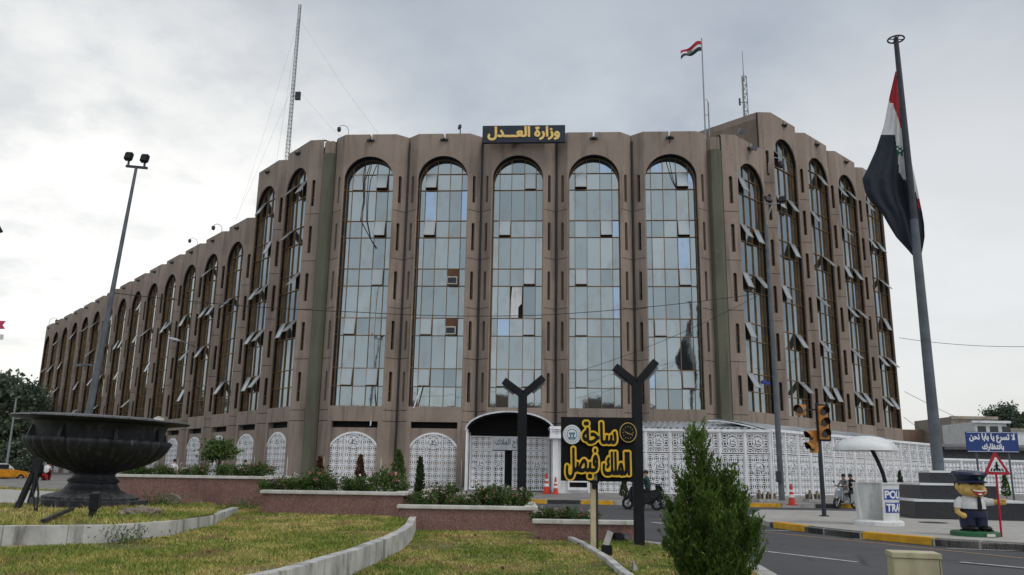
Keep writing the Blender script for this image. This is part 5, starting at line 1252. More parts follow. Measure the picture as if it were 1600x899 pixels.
c = Y(1273, 690, b.y)-Vector((b.x, b.y, ZI)); head(c+Vector((-.02, .1, 0)), R(-75), 2, backboard=False)

# crossing sign
b = G(1565, 839, ZI); tpv = Y(1555, 728, b.y); k = b.y/F_PX
t = thing('crossing_sign', 'red triangular pedestrian crossing sign on a leaning red post', 'sign', (b.x, b.y, ZI))
d = tpv-Vector((b.x, b.y, ZI)); 
MB().tube([(0, 0, -.02), (d.x, 0, d.z-.15)], .024, 10).build('post', 'sign_red', t, smooth=50)
def tri(r): return [(d.x+r*math.cos(a), d.z+r*math.sin(a)-.02) for a in (R(-150), R(-30), R(90))]
def rtri(s, y0, y1, m, nm):
    P = tri(s); Q = []
    for i in range(3):
        p, pv, nx_ = Vector(P[i]), Vector(P[i-1]), Vector(P[(i+1) % 3])
        for u in (0, .5, 1): Q.append(tuple((p+(pv-p).normalized()*.045*(1-u)+(nx_-p).normalized()*.045*u) if u != .5 else p+((pv-p).normalized()+(nx_-p).normalized())*.0125))
    MB().prismy(Q, y0, y1).build(nm, m, t)
rtri(.375, -.045, -.03, 'sign_red', 'plate'); rtri(.245, -.052, -.046, 'sign_white', 'plate_face')
mb = MB(); cx, cz = d.x, d.z-.02; yv = -.057
for i in range(5): mb.bar((cx-.15+.075*i, yv, cz-.105), (cx-.11+.055*i, yv, cz-.045), .030, .006, (0, 1, 0))
mb.bar((cx+.005, yv-.006, cz+.06), (cx-.005, yv-.006, cz-.01), .045, .008, (0, 1, 0)).bar((cx, yv-.006, cz-.01), (cx-.06, yv-.006, cz-.09), .022, .008, (0, 1, 0)).bar((cx, yv-.006, cz-.01), (cx+.055, yv-.006, cz-.09), .022, .008, (0, 1, 0)).bar((cx, yv-.006, cz+.05), (cx-.055, yv-.006, cz+.0), .016, .008, (0, 1, 0)).bar((cx+.005, yv-.006, cz+.05), (cx+.055, yv-.006, cz+.01), .016, .008, (0, 1, 0))
mb.tube([(cx+.005, yv-.01, cz+.09), (cx+.005, yv-.002, cz+.09)], .024, 12); mb.build('pictogram', 'black_sign', t)

# blue board
by = 30.5; c = Y(1550, 691, by); kk = by/F_PX; w2, h2 = 38*kk, 15.5*kk
t = thing('message_board', 'dark blue board with two lines of white Arabic lettering', 'sign', (c.x, by, ZI), R(-6)); zc = c.z-ZI
MB().box(-w2, w2, -.03, .03, zc-h2, zc+h2).build('board', 'blue_sign', t, bevel=.01)
mb = MB(); mb.box(-w2+.02, w2-.02, -.036, -.032, zc+h2-.035, zc+h2-.02).box(-w2+.02, w2-.02, -.036, -.032, zc-h2+.02, zc-h2+.035); mb.build('border', 'sign_white', t)
letters(text_field(shape_arabic('لا تسرع يا بابا نحن'), .04, .12), w2*1.74, .33, .045, -.037, -.033, MB(), 0, zc+.14).build('lettering', 'sign_white', t)
letters(text_field(shape_arabic('بانتظارك'), .04, .12), w2*.82, .25, .045, -.037, -.033, MB(), 0, zc-.19).build('lettering', 'sign_white', t)
for sx in (.62,): MB().cyl((sx*w2, .06, -.03), (sx*w2, .06, zc+h2-.05), .035).build('post', 'galvanised', t)
MB().cyl((-.62*w2, .06, -.03), (-.62*w2, .06, zc+h2-.05), .035).build('post', 'galvanised', t)

# statue of a smiling traffic policeman
def statue():
    b = G(1525, 839, ZI)
    t = thing('policeman_statue', 'painted cartoon statue of a laughing traffic policeman in a navy cap', 'statue', (b.x+.16, b.y+.32, ZI), R(8)); t.scale = (.87, .87, .87); z = .13
    MB().lathe([(.60, -.02), (.60, .10), (.55, .13), (0, .13)], 36, cap=False).build('base', 'statue_green', t, smooth=40)
    MB().box(-.12, .12, -.63, -.605, .02, .09).build('plaque', 'coping', t)
    for s in (-1, 1): MB().ball((s*.20, -.10, z+.07), (.17, .27, .09)).box(s*.20-.15, s*.20+.15, -.3, .12, z, z+.04).build('shoe', 'black_sign', t, smooth=60)
    mb = MB(); mb.lathe([(.19, z+.08), (.20, z+.25), (.215, z+.42)], 20, (-.175, 0, 0)); mb.lathe([(.19, z+.08), (.20, z+.25), (.215, z+.42)], 20, (.175, 0, 0))
    mb.lathe([(.36, z+.36), (.385, z+.45), (.375, z+.56)], 28, rf=lambda a, q: 1-.18*abs(math.sin(a))); mb.build('trousers', 'statue_navy', t, smooth=50)
    MB().lathe([(.37, z+.55), (.375, z+.62), (.36, z+.74), (.31, z+.85), (.2, z+.93), (.12, z+.96)], 28, rf=lambda a, q: 1-.2*abs(math.sin(a)), cap=False).build('shirt', 'statue_white', t, smooth=50)
    MB().lathe([(.38, z+.535), (.386, z+.58)], 28, rf=lambda a, q: 1-.185*abs(math.sin(a)), cap=False).box(-.05, .05, -.335, -.31, z+.53, z+.59).build('belt', 'black_sign', t, smooth=50)
    MB().prismy([(-.035, z+.90), (.035, z+.90), (.06, z+.62), (.0, z+.54), (-.06, z+.62)], -.325, -.295).build('tie', 'black_sign', t)
    MB().tube([(-.30, 0, z+.82), (-.43, -.02, z+.72), (-.45, -.02, z+.60)], [.10, .105, .095], 12).build('sleeve', 'statue_white', t, smooth=60)
    MB().tube([(-.45, -.02, z+.62), (-.47, -.03, z+.50), (-.40, -.10, z+.42)], [.075, .07, .065], 12).ball((-.37, -.13, z+.40), (.085, .07, .08)).build('arm', 'skin_paint', t, smooth=60)
    MB().tube([(.28, 0, z+.82), (.44, -.06, z+.76), (.56, -.12, z+.76)], [.10, .105, .09], 12).build('sleeve', 'statue_white', t, smooth=60)
    px = .70
    mb = MB().tube([(.54, -.12, z+.76), (.64, -.2, z+.765)], [.072, .065], 12).ball((px-.02, -.24, z+.77), (.085, .07, .085))
    for i, dz in enumerate((.055, .02, -.015, -.05)):
        mb.tube([(px+.02, -.26, z+.77+dz), (px+.09, -.30, z+.775+dz), (px+.105, -.25, z+.775+dz), (px+.06, -.20, z+.77+dz)], [.024, .023, .022, .019], 8)
    mb.tube([(px-.04, -.28, z+.80), (px+.0, -.33, z+.84), (px+.055, -.33, z+.83)], [.027, .024, .02], 8); mb.build('arm', 'skin_paint', t, smooth=60)
    hz_ = z+1.14
    mb = MB(); mb.ball((0, -.02, hz_), (.355, .33, .265), 32, 20); mb.ball((-.17, -.20, hz_-.08), (.15, .13, .13), 20, 12).ball((.17, -.20, hz_-.08), (.15, .13, .13), 20, 12).ball((0, -.22, hz_-.16), (.17, .11, .10), 20, 12)
    hd = mb.build('head', 'skin_paint', t, smooth=70)
    for s in (-1, 1):
        MB().ball((s*.36, .03, hz_+.02), (.06, .05, .10)).build('ear', 'skin_paint', hd, smooth=60)
        # closed, laughing eyes
        MB().tube([(s*.06, -.335, hz_+.075), (s*.11, -.34, hz_+.105), (s*.17, -.315, hz_+.105), (s*.22, -.285, hz_+.07)], .012, 8).build('eye', 'black_sign', hd, smooth=60)
        MB().tube([(s*.06, -.325, hz_+.15), (s*.14, -.325, hz_+.175), (s*.22, -.275, hz_+.15)], .014, 8).build('eyebrow', 'hair', hd, smooth=60)
    MB().ball((0, -.36, hz_+.03), (.075, .06, .05)).build('nose', 'skin_paint', hd, smooth=60)
    n = 14; up_ = [(-.23+.46*i/n, -.035-.035*math.sin(PI*i/n)) for i in range(n+1)]; lo_ = [(.23-.46*i/n, -.035-.185*math.sin(PI*i/n)) for i in range(n+1)]
    def fy_(x, zq): return -.335+.35*x*x-.02
    mb = MB(); P = [(x, fy_(x, q)-.015, hz_+q) for x, q in up_+lo_[1:-1]]; mb.poly(P); k0 = mb.pts([(p[0]*.96, p[1]+.09, p[2]) for p in P]); nP = len(P)
    for i in range(nP): mb.face((i, (i+1) % nP, k0+(i+1) % nP, k0+i))
    mb.build('mouth', 'mouth_red', hd)
    mb = MB()
    for a, b_ in zip(up_[1:-2], up_[2:-1]): mb.poly([(a[0], fy_(*a)-.02, hz_+a[1]), (b_[0], fy_(*b_)-.02, hz_+b_[1]), (b_[0], fy_(*b_)-.02, hz_+b_[1]-.035), (a[0], fy_(*a)-.02, hz_+a[1]-.035)])
    mb.box(-.05, .05, fy_(0, 0)-.03, fy_(0, 0)-.015, hz_-.185, hz_-.15); mb.build('teeth', 'teeth', hd)
    MB().ball((0, .07, hz_+.08), (.37, .30, .22), 28, 14).build('hair', 'hair', hd, smooth=60)
    cz_ = hz_+.19
    mb = MB(M4((0, 0, cz_), 0, R(4))); mb.lathe([(.36, -.06), (.365, .04), (.42, .12), (.47, .18), (.43, .235), (.25, .27), (.02, .28)], 36, rf=lambda a, q: 1-.07*abs(math.sin(a)), cap=False); cp = mb.build('cap', 'statue_navy', t, smooth=40)
    mb = MB(M4((0, 0, cz_), 0, R(-4))); n = 18
    for i in range(n):
        a, b_ = PI+.12+(PI-.24)*i/n, PI+.12+(PI-.24)*(i+1)/n
        def ol(a): return (.36*math.cos(a), .34*math.sin(a), -.04), (.40*math.cos(a), (.34+.19*abs(math.sin(a)))*math.sin(a), -.085)
        (p, q), (p2, q2) = ol(a), ol(b_); dz = Vector((0, 0, .022))
        mb.poly([p, p2, q2, q]).poly([Vector(p)+dz, Vector(q)+dz, Vector(q2)+dz, Vector(p2)+dz]).poly([q, q2, Vector(q2)+dz, Vector(q)+dz])
    mb.build('cap_peak', 'statue_navy', cp, smooth=50)
    MB(M4((0, 0, cz_), 0, R(4))).prismy([(-.05, .08), (0, .04), (.05, .08), (.03, .13), (-.03, .13)], -.42, -.38).build('cap_badge', 'statue_green', cp)
statue()

p = G(1458, 817, ZI); tag(MB().lathe([(.40, 0), (.40, .012), (.36, .016), (.0, .016)], 28, (p.x, p.y, ZI), cap=False).build('manhole_cover', 'dark_steel', smooth=40), 'round dark manhole cover in the island paving by the booth', 'manhole cover')
# cream cabinet at the bottom edge
zt = .74; c = Y(1432, 868, 8.1)
t = thing('electrical_cabinet', 'cream metal cabinet with a dented lid at the bottom right edge', 'cabinet', (c.x, 8.1, MZ), R(-14)); t.scale = (.84, .84, 1)
H = c.z-MZ; MB().box(-.255, .255, 0, .36, -.05, H-.03).build('casing', 'cream_paint', t, bevel=.008)
MB().box(-.265, .265, -.012, .375, H-.03, H+.02).box(-.26, -.25, -.02, .0, .05, H-.03).build('lid', 'cream_paint', t, bevel=.01); MB().box(.232, .237, -.003, .001, .02, H-.04).build('door_gap', 'joint', t)

# cones, planters, small things
def cone(lab, x, y, z, h):
    t = thing('traffic_cone', lab, 'cone', (x, y, z), 0, 'traffic cones')
    MB().box(-h*.22, h*.22, -h*.22, h*.22, 0, h*.05).build('base', 'red_plastic', t, bevel=.01)
    MB().lathe([(h*.17, h*.05), (h*.04, h), (0.005, h)], 20, cap=False).build('body', 'red_plastic', t, smooth=40)
    f = lambda q: h*(.17-.13*(q-.05)/.95)+.006
    for a, b in ((.36, .5), (.62, .72)): MB().lathe([(f(a), h*a), (f(b), h*b)], 20, cap=False).build('band', 'cone_white', t, smooth=40)
cone('taller red traffic cone right of the entrance porch', Y(854, 770, 46.3).x, 46.3, .282, 1.12)
cone('shorter red traffic cone beside the guard cabin', Y(868, 770, 46.0).x, 46.0, .276, .92)
p = G(1240, 790, .17); cone('lone faded traffic cone beside the right street pole', p.x, p.y+.2, .17, .95)
def pot(lab, x, y, z, seed):
    t = thing('concrete_planter', lab, 'planter', (x, y, z), .2, 'worn concrete planters by the fence'); g = random.Random(seed)
    MB().box(-.5, .5, -.3, .3, 0, .16).build('base', 'kerb_stone', t, bevel=.02)
    for i in range(5): MB().bar((-.42+.21*i, -.22, .16), (-.42+.21*i+g.uniform(-.06, .06), -.22, g.uniform(.45, .62)), .11, .08).build('stave', 'coping' if i % 2 else 'rock', t, bevel=.01)
    MB().box(-.36, .36, -.15, .25, .161, .4).build('fill', 'soil', t)
p = G(1197, 785, .17); pot('worn concrete planter left of the right street pole', p.x, p.y, .17, 1)
p = G(1273, 785, .17); pot('worn concrete planter right of the lone cone', p.x, p.y, .17, 2)
p = G(957, 772, .28)
t = thing('water_cooler', 'small white water cooler chest standing before the lattice fence', 'cooler', (p.x, p.y+.3, .29)); MB().box(-.45, .45, 0, .5, .1, .75).build('chest', 'white_paint', t, bevel=.03); MB().box(-.47, .47, -.02, .52, .752, .84).build('lid', 'white_metal', t, bevel=.02)
for s in (-1, 1): MB().box(s*.38-.04, s*.38+.04, .04, .46, 0, .1).build('leg', 'grey_steel', t)

# ================================================================== PEOPLE AND VEHICLES
def person(lab, J, mats, parent_pos, rz=0, scale=1.0, hair=True, face=True):
    """J: joints in local metres; one continuous skinned body, coloured by the nearest bone"""
    t = thing('person', lab, 'person', parent_pos, rz)
    names = ['pelvis', 'waist', 'chest', 'neck', 'head', 'crown', 'shl', 'ell', 'hal', 'shr', 'elr', 'har', 'hil', 'knl', 'anl', 'tol', 'hir', 'knr', 'anr', 'tor']
    rad = dict(pelvis=(.15, .12), waist=(.14, .105), chest=(.16, .11), neck=(.055, .055), head=(.085, .095), crown=(.075, .085), shl=(.065, .065), ell=(.045, .045), hal=(.035, .035), shr=(.065, .065), elr=(.045, .045), har=(.035, .035), hil=(.095, .095), knl=(.062, .062), anl=(.042, .042), tol=(.035, .03), hir=(.095, .095), knr=(.062, .062), anr=(.042, .042), tor=(.035, .03))
    E = [('pelvis', 'waist'), ('waist', 'chest'), ('chest', 'neck'), ('neck', 'head'), ('head', 'crown'), ('chest', 'shl'), ('shl', 'ell'), ('ell', 'hal'), ('chest', 'shr'), ('shr', 'elr'), ('elr', 'har'), ('pelvis', 'hil'), ('hil', 'knl'), ('knl', 'anl'), ('anl', 'tol'), ('pelvis', 'hir'), ('hir', 'knr'), ('knr', 'anr'), ('anr', 'tor')]
    me = bpy.data.meshes.new('body'); me.from_pydata([J[n] for n in names], [(names.index(a), names.index(b)) for a, b in E], [])
    o = bpy.data.objects.new('body', me); COL.objects.link(o)
    o.modifiers.new('skin', 'SKIN'); sub = o.modifiers.new('sub', 'SUBSURF'); sub.levels = 2
    for i, n in enumerate(names): me.skin_vertices[0].data[i].radius = rad[n]
    me.skin_vertices[0].data[0].use_root = True
    dg = bpy.context.evaluated_depsgraph_get(); dg.update()
    m2 = bpy.data.meshes.new_from_object(o.evaluated_get(dg)); bpy.data.objects.remove(o); m2.name = 'body'
    zone = {('neck', 'head'): 0, ('head', 'crown'): 0, ('ell', 'hal'): 0, ('elr', 'har'): 0, ('hil', 'knl'): 2, ('knl', 'anl'): 2, ('hir', 'knr'): 2, ('knr', 'anr'): 2, ('pelvis', 'hil'): 2, ('pelvis', 'hir'): 2, ('anl', 'tol'): 3, ('anr', 'tor'): 3}
    m2.materials.clear()
    for q in mats: m2.materials.append(MATS[q])
    Js = {n: Vector(J[n]) for n in names}
    for p in m2.polygons:
        best = None
        for e in E:
            a, b = Js[e[0]], Js[e[1]]; ab = b-a; u = max(0, min(1, (p.center-a).dot(ab)/max(1e-6, ab.length_squared))); dd = (a+ab*u-p.center).length
            if e in (('neck', 'head'),) and (p.center-Js['neck']).length < .05: dd += .1
            if best is None or dd < best[0]: best = (dd, zone.get(e, 1))
        p.material_index = best[1]
    m2.shade_smooth(); b = link('body', m2, t)
    hd = (Js['head']+Js['crown'])/2; f = Vector(J.get('face', (1, 0, 0))).normalized(); s = Vector((-f.y, f.x, 0)).normalized()
    if hair: MB(Matrix.Translation(hd-f*.022+Vector((0, 0, .035)))).ball((0, 0, 0), (.105, .10, .10), 16, 10).build('hair', 'hair', t, smooth=70)
    if face:
        for k in (-1, 1):
            MB().ball(hd+f*.088+s*.034*k+Vector((0, 0, -.01)), .012, 8, 6).build('eye', 'hair', t); MB().ball(hd+s*.092*k-f*.005+Vector((0, 0, -.02)), (.02, .02, .032), 8, 6).build('ear', 'skin', t, smooth=60)
        MB().ball(hd+f*.105+Vector((0, 0, -.04)), (.018, .018, .025), 8, 6).build('nose', 'skin', t, smooth=60); MB().ball(hd+f*.088+Vector((0, 0, -.08)), (.012, .028, .007), 8, 6, Matrix.Rotation(math.atan2(f.y, f.x), 4, 'Z')).build('mouth', 'mouth_red', t)
    return t
def rider_joints(lean=.05, x0=-.12, look=(1, 0, 0)):
    J = dict(pelvis=(x0, 0, .80), waist=(x0+.02+lean*.3, 0, .98), chest=(x0+.05+lean, 0, 1.20), neck=(x0+.07+lean*1.2, 0, 1.36), head=(x0+.10+lean*1.3, 0, 1.44), crown=(x0+.10+lean*1.3, 0, 1.53))
    for s, k in (('l', 1), ('r', -1)):
        J['sh'+s] = (x0+.06+lean, .19*k, 1.25); J['el'+s] = (x0+.26, .25*k, 1.04); J['ha'+s] = (.42, .27*k, 1.04)
        J['hi'+s] = (x0+.05, .10*k, .78); J['kn'+s] = (x0+.45, .15*k, .74); J['an'+s] = (x0+.42, .14*k, .33); J['to'+s] = (x0+.55, .15*k, .30)
    J['face'] = look; return J
def scooter(lab, x, y, z, rz, bodym, grp='scooters'):
    t = thing('scooter', lab, 'scooter', (x, y, z), rz, grp); wb = .63; r = .245
    for cx in (wb, -wb):
        mb = MB(); k = 24; mb.tube([(cx+r*.82*math.cos(2*PI*i/k), 0, r+r*.82*math.sin(2*PI*i/k)) for i in range(k+1)], .055, 10, False); w_ = mb.build('wheel', 'rubber', t, smooth=60)
        mb = MB()
        for i in range(5): a = 2*PI*i/5; mb.bar((cx, 0, r), (cx+r*.68*math.cos(a), 0, r+r*.68*math.sin(a)), .035, .04, (0, 1, 0))
        mb.cyl((cx, -.05, r), (cx, .05, r), .05); mb.build('rim', 'chrome', w_)
    MB().tube([(wb, .07, r), (wb-.18, .07, .62)], .022, 8).tube([(wb, -.07, r), (wb-.18, -.07, .62)], .022, 8).tube([(wb-.17, 0, .6), (wb-.30, 0, .98)], .035, 8).build('fork', 'chrome', t, smooth=50)
    MB().prismy([(wb-.10, .50), (wb+.16, .44), (wb+.20, .50), (wb-.05, .60)], -.09, .09).build('mudguard', bodym, t, bevel=.03, smooth=50)
    MB().prismy([(wb-.13, .36), (wb-.05, .62), (wb-.22, .98), (wb-.34, 1.0), (wb-.27, .7), (wb-.24, .36)], -.19, .19).build('front_shield', bodym, t, bevel=.05, smooth=50)
    MB().prismy([(wb-.27, .26), (wb-.2, .36), (wb-.62, .34), (-.12, .70), (-.78, .80), (-.9, .66), (-.72, .48), (-.40, .30), (-.28, .22)], -.16, .16).build('body', bodym, t, bevel=.05, smooth=50)
    MB().prismy([(-.05, .71), (-.08, .78), (-.48, .80), (-.78, .86), (-.8, .80), (-.5, .74)], -.14, .14).build('seat', 'rubber', t, bevel=.03, smooth=50)
    MB().tube([(wb-.36, .34, 1.06), (wb-.29, .15, 1.02), (wb-.29, -.15, 1.02), (wb-.36, -.34, 1.06)], .022, 8).build('handlebar', 'dark_steel', t, smooth=50)
    for s in (-1, 1):
        MB().tube([(wb-.31, .2*s, 1.04), (wb-.28, .3*s, 1.2)], .009, 6).ball((wb-.28, .31*s, 1.24), (.015, .06, .045)).build('mirror', 'dark_steel', t, smooth=50)
    MB().ball((wb-.14, 0, .84), (.07, .10, .08)).build('headlight', 'cone_white', t, smooth=60); MB().ball((-.88, 0, .70), (.03, .1, .05)).build('tail_light', 'tail_red', t, smooth=60)
    return t
# scooter behind the sign, facing left
p = G(1008, 797, 0); sc_l = (p.x, p.y)
scooter('black scooter with its front wheel left of the tall black lamp', p.x-.12, p.y, 0, PI-.5, 'scooter_black')
scooter('dark scooter with its handlebar raised right of the tall black lamp', p.x+.45, p.y+.9, 0, .55, 'scooter_black')
J = rider_joints(.02, -.15, (1, .5, 0)); person('person in a dark green shirt sitting on the black scooter', J, ['skin', 'cloth_green', 'cloth_black', 'cone_white'], (p.x+.02, p.y, 0), PI-.5)
p = G(1322, 795, 0); an = PI+.55
scooter('silver grey scooter carrying two people before the fence', p.x, p.y, 0, an, 'scooter_grey')
J = rider_joints(.03, -.10, (1, 0, 0)); person('person in a grey shirt steering the silver scooter', J, ['skin', 'cloth_grey', 'cloth_grey', 'cloth_black'], (p.x, p.y, 0), an)
J = rider_joints(.0, -.58, (1, .3, 0))
for s, k in (('l', 1), ('r', -1)): J['el'+s] = (-.42, .24*k, 1.02); J['ha'+s] = (-.24, .14*k, .98)
person('person in black riding behind on the silver scooter', J, ['skin', 'cloth_black', 'cloth_black', 'cloth_black'], (p.x, p.y, 0), an)
# motorbike far on the left, seen from behind
p = Y(72, 745, 62); p.z = 0
scooter('distant dark scooter with a red tail riding away on the left road', p.x, p.y, 0, PI/2+.2, 'tail_red')
J = rider_joints(.06, -.12, (1, 0, 0)); person('person in a white shirt riding away on the distant left scooter', J, ['skin', 'cloth_white', 'cloth_black', 'cloth_black'], (p.x, p.y, 0), PI/2+.2)
def stand_joints():
    J = dict(pelvis=(0, 0, .95), waist=(0, 0, 1.1), chest=(0, 0, 1.32), neck=(0, 0, 1.5), head=(.02, 0, 1.6), crown=(.02, 0, 1.69), face=(1, 0, 0))
    for s, k in (('l', 1), ('r', -1)):
        J['sh'+s] = (0, .19*k, 1.40); J['el'+s] = (-.03, .25*k, 1.13); J['ha'+s] = (.05, .25*k, .88)
        J['hi'+s] = (0, .10*k, .92); J['kn'+s] = (.03, .11*k, .50); J['an'+s] = (-.02, .11*k, .09); J['to'+s] = (.13, .12*k, .04)
    return J
p = Y(383, 728, 48); person('person in black standing before the arched screens of the left wing', stand_joints(), ['skin', 'cloth_black', 'cloth_black', 'cloth_black'], (p.x, 48, .12), -1.2)
p = Y(265, 740, 47); person('person in a white shirt walking by the left wing, partly behind the bowl', stand_joints(), ['skin', 'cloth_white', 'cloth_navy', 'cloth_black'], (p.x-1.0, 50, .12), 2.6)
# taxi at the left edge
p = Y(4, 740, 66)
t = thing('taxi', 'yellow and white taxi driving away at the left edge', 'car', (p.x-.4, 66, 0), PI/2-.3)
MB().prismy([(-2.2, .35), (-2.25, .75), (-2.15, .92), (-1.2, 1.0), (.9, .98), (2.1, .82), (2.25, .6), (2.2, .35)], -.85, .85).build('body', 'taxi_yellow', t, bevel=.08, smooth=50)
MB().prismy([(-1.75, .98), (-1.25, 1.45), (.25, 1.47), (1.05, .98)], -.72, .72).build('cabin', 'car_white', t, bevel=.1, smooth=50)
MB().prismy([(-1.72, 1.02), (-1.36, 1.36), (-1.38, 1.37), (-1.76, 1.03)], -.6, .6).box(-1.1, .3, -.735, .735, 1.06, 1.38).build('window', 'dark_glass', t)
for x in (-1.4, 1.4):
    for s in (-1, 1): o = MB().cyl((x, s*.72, .32), (x, s*.88, .32), .32, .32, 20).build('wheel', 'rubber', t, smooth=40); MB().cyl((x, s*.881, .32), (x, s*.885, .32), .19, .19, 16).build('rim', 'chrome', o)
for s in (-1, 1): MB().box(-2.27, -2.2, s*.72-.13, s*.72+.13, .68, .84).build('tail_light', 'tail_red', t)
MB().box(-2.28, -2.24, -.7, .7, .36, .5).build('bumper', 'dark_steel', t)

# ================================================================== FAR BUILDINGS AND WALLS
def far_box(name, lab, cat, px0, px1, pyt, y, depth, m, z0=0, extra=None):
    a = Y(px0, 745, y); b = Y(px1, 745, y); zt = Y((px0+px1)/2, pyt, y).z
    t = thing(name, lab, cat, ((a.x+b.x)/2, y, z0)); h = (b.x-a.x)/2
    MB().box(-h, h, 0, depth, 0, zt-z0).build('wall', m, t)
    if extra: extra(t, h, zt-z0)
    return t
def roofed(t, h, H): MB().box(-h-.15, h+.15, -.2, .0, H-.12, H+.12).build('parapet', 'far_concrete', t)
far_box('boundary_wall', 'brown rendered wall behind the right end of the building', 'wall', 1412, 1500, 672, 92, 1, 'brown_wall')
def ex1(t, h, H):
    MB().box(-h-.2, h+.3, -.4, 0, H-.25, H+.05).build('parapet', 'far_concrete', t)
    for i in range(3): o = MB().box(-h+.9+i*1.6, -h+1.9+i*1.6, -.04, .02, H-2.1, H-1.0).build('window', 'dark_glass', t); MB().box(-h+.85+i*1.6, -h+1.95+i*1.6, -.08, .0, H-2.2, H-2.1).build('sill', 'far_concrete', o)
far_box('concrete_house', 'beige concrete house with dark windows behind the blue board', 'house', 1496, 1562, 652, 86, 8, 'far_concrete', 0, ex1)
def ex2(t, h, H):
    MB().box(-h-.3, h+.3, -.3, 0, H-.1, H+.12).build('roof_edge', 'white_metal', t)
    for i in range(3): MB().box(-h+.3+i*1.2, -h+1.1+i*1.2, -.04, .01, H-1.1, H-.4).build('window', 'dark_glass', t)
far_box('white_house', 'small white flat roofed house just above the blue board', 'house', 1531, 1582, 660, 80, 6, 'white_paint', 0, ex2)
far_box('white_annex', 'long low white building at the right edge', 'building', 1575, 1660, 672, 84, 6, 'white_paint', 0, roofed)
def ex3(t, h, H): MB().poly([(-h-.4, -1.2, H+.0), (h+.4, -1.2, H), (h+.4, 1.5, H+.35), (-h-.4, 1.5, H+.35)]).box(-h-.4, h+.4, -1.25, -1.2, H-.25, H+.01).build('roof', 'roof_grey', t)
far_box('parking_shelter', 'long grey metal shelter above the low lattice fence', 'shelter', 1476, 1640, 700, 74, 4, 'roof_grey', 0, ex3)
for i, (px0, px1, pyt) in enumerate(((1471, 1484, 664), (1485, 1499, 662))):
    a = Y(px0, 672, 92); b = Y(px1, 672, 92); zt = Y(px0, pyt, 92).z
    zw = Y(1456, 672, 92).z; t = thing('red_tank', ['dark red steel tank on the brown wall, the left of two', 'dark red steel tank on the brown wall, the right of two'][i], 'tank', ((a.x+b.x)/2, 92.5, zw), 0, 'red tanks on the wall'); h = (b.x-a.x)/2
    MB().box(-h, h, -.45, .45, 0, zt-zw).build('shell', 'brick_red', t, bevel=.04)
    for u in (-.5, 0, .5): MB().box(u*h-.03, u*h+.03, -.48, -.45, 0, zt-zw).build('rib', 'brick_red', t)
def ex5(t, h, H):
    for f in range(2):
        for i in range(4): MB().box(-h*.8+i*h*.43, -h*.8+i*h*.43+h*.2, -.05, .02, 1.2+f*4.2, 3.2+f*4.2).build('window', 'dark_glass', t)
for lab, x, y, w2, hh, mm in (('low brown shop building across the square, mirrored in the lower panes', -14, -52, 12, 14.0, 'brown_wall'), ('grey office block across the square, mirrored beside the porch', 9, -55, 8, 15.0, 'brown_wall'), ('long low building across the square, mirrored in the left panes', -42, -45, 14, 13, 'brown_wall')):
    t = thing('shop_building', lab, 'building', (x, y, 0), PI); MB().box(-w2, w2, 0, 10, 0, hh).box(-w2-.2, w2+.2, -.2, 0, hh-.4, hh+.3).build('wall', mm, t); ex5(t, w2, hh)
# left: guard tower, fence, pole, banners
def ex4(t, h, H): MB().box(-h-.2, h+.2, -.2, 3, H, H+.15).build('roof', 'white_metal', t); MB().box(-h*.7, h*.7, -.03, .01, H-1.6, H-.5).build('window', 'dark_glass', t)
far_box('watch_box', 'white watch box beyond the bowl at the left', 'guard post', 28, 42, 664, 96, 2.5, 'white_paint', 0, ex4)
a = Y(-30, 745, 92); b = Y(75, 745, 92); fence('lattice_fence', 'white fence beyond the left road, half hidden by the bowl', (Vector((a.x, 92)), Vector((b.x, 90))), 6, .1, [(.06, 2.9, 1)])
p = Y(8, 745, 70); q = Y(16, 650, 70)
t = thing('utility_pole', 'thin grey utility pole in front of the left trees', 'pole', (p.x, 70, 0)); MB().tube([(0, 0, 0), (q.x-p.x+.3, 0, q.z+1.5)], [.12, .07], 8).build('pole', 'grey_steel', t, smooth=50); MB().bar((.1, 0, 5.2), (1.0, 0, 5.3), .06, .06).build('arm', 'grey_steel', t)
p = Y(2, 505, 30); tag(MB(M4(p)).prismy([(-.6, .1), (.16, .08), (.06, -.08), (.18, -.22), (-.6, -.25)], -.01, .01).build('banner', 'pink_cloth'), 'pink swallowtail banner poking in at the left edge', 'banner')
p = Y(1, 527, 30); tag(MB(M4(p)).prismy([(-.6, .1), (.10, .1), (.10, -.1), (-.6, -.1)], -.01, .01).build('banner', 'flag_white'), 'white banner poking in at the left edge under the pink one', 'banner')
p = Y(-6, 360, 24); tag(MB(M4(p)).prismy([(-.5, .55), (-.05, .35), (.22, -.05), (.08, -.1), (-.1, -.2), (-.5, -.1)], -.02, .02).build('pennant', 'flag_black'), 'dark pennant tip at the left edge high above the trees', 'pennant')

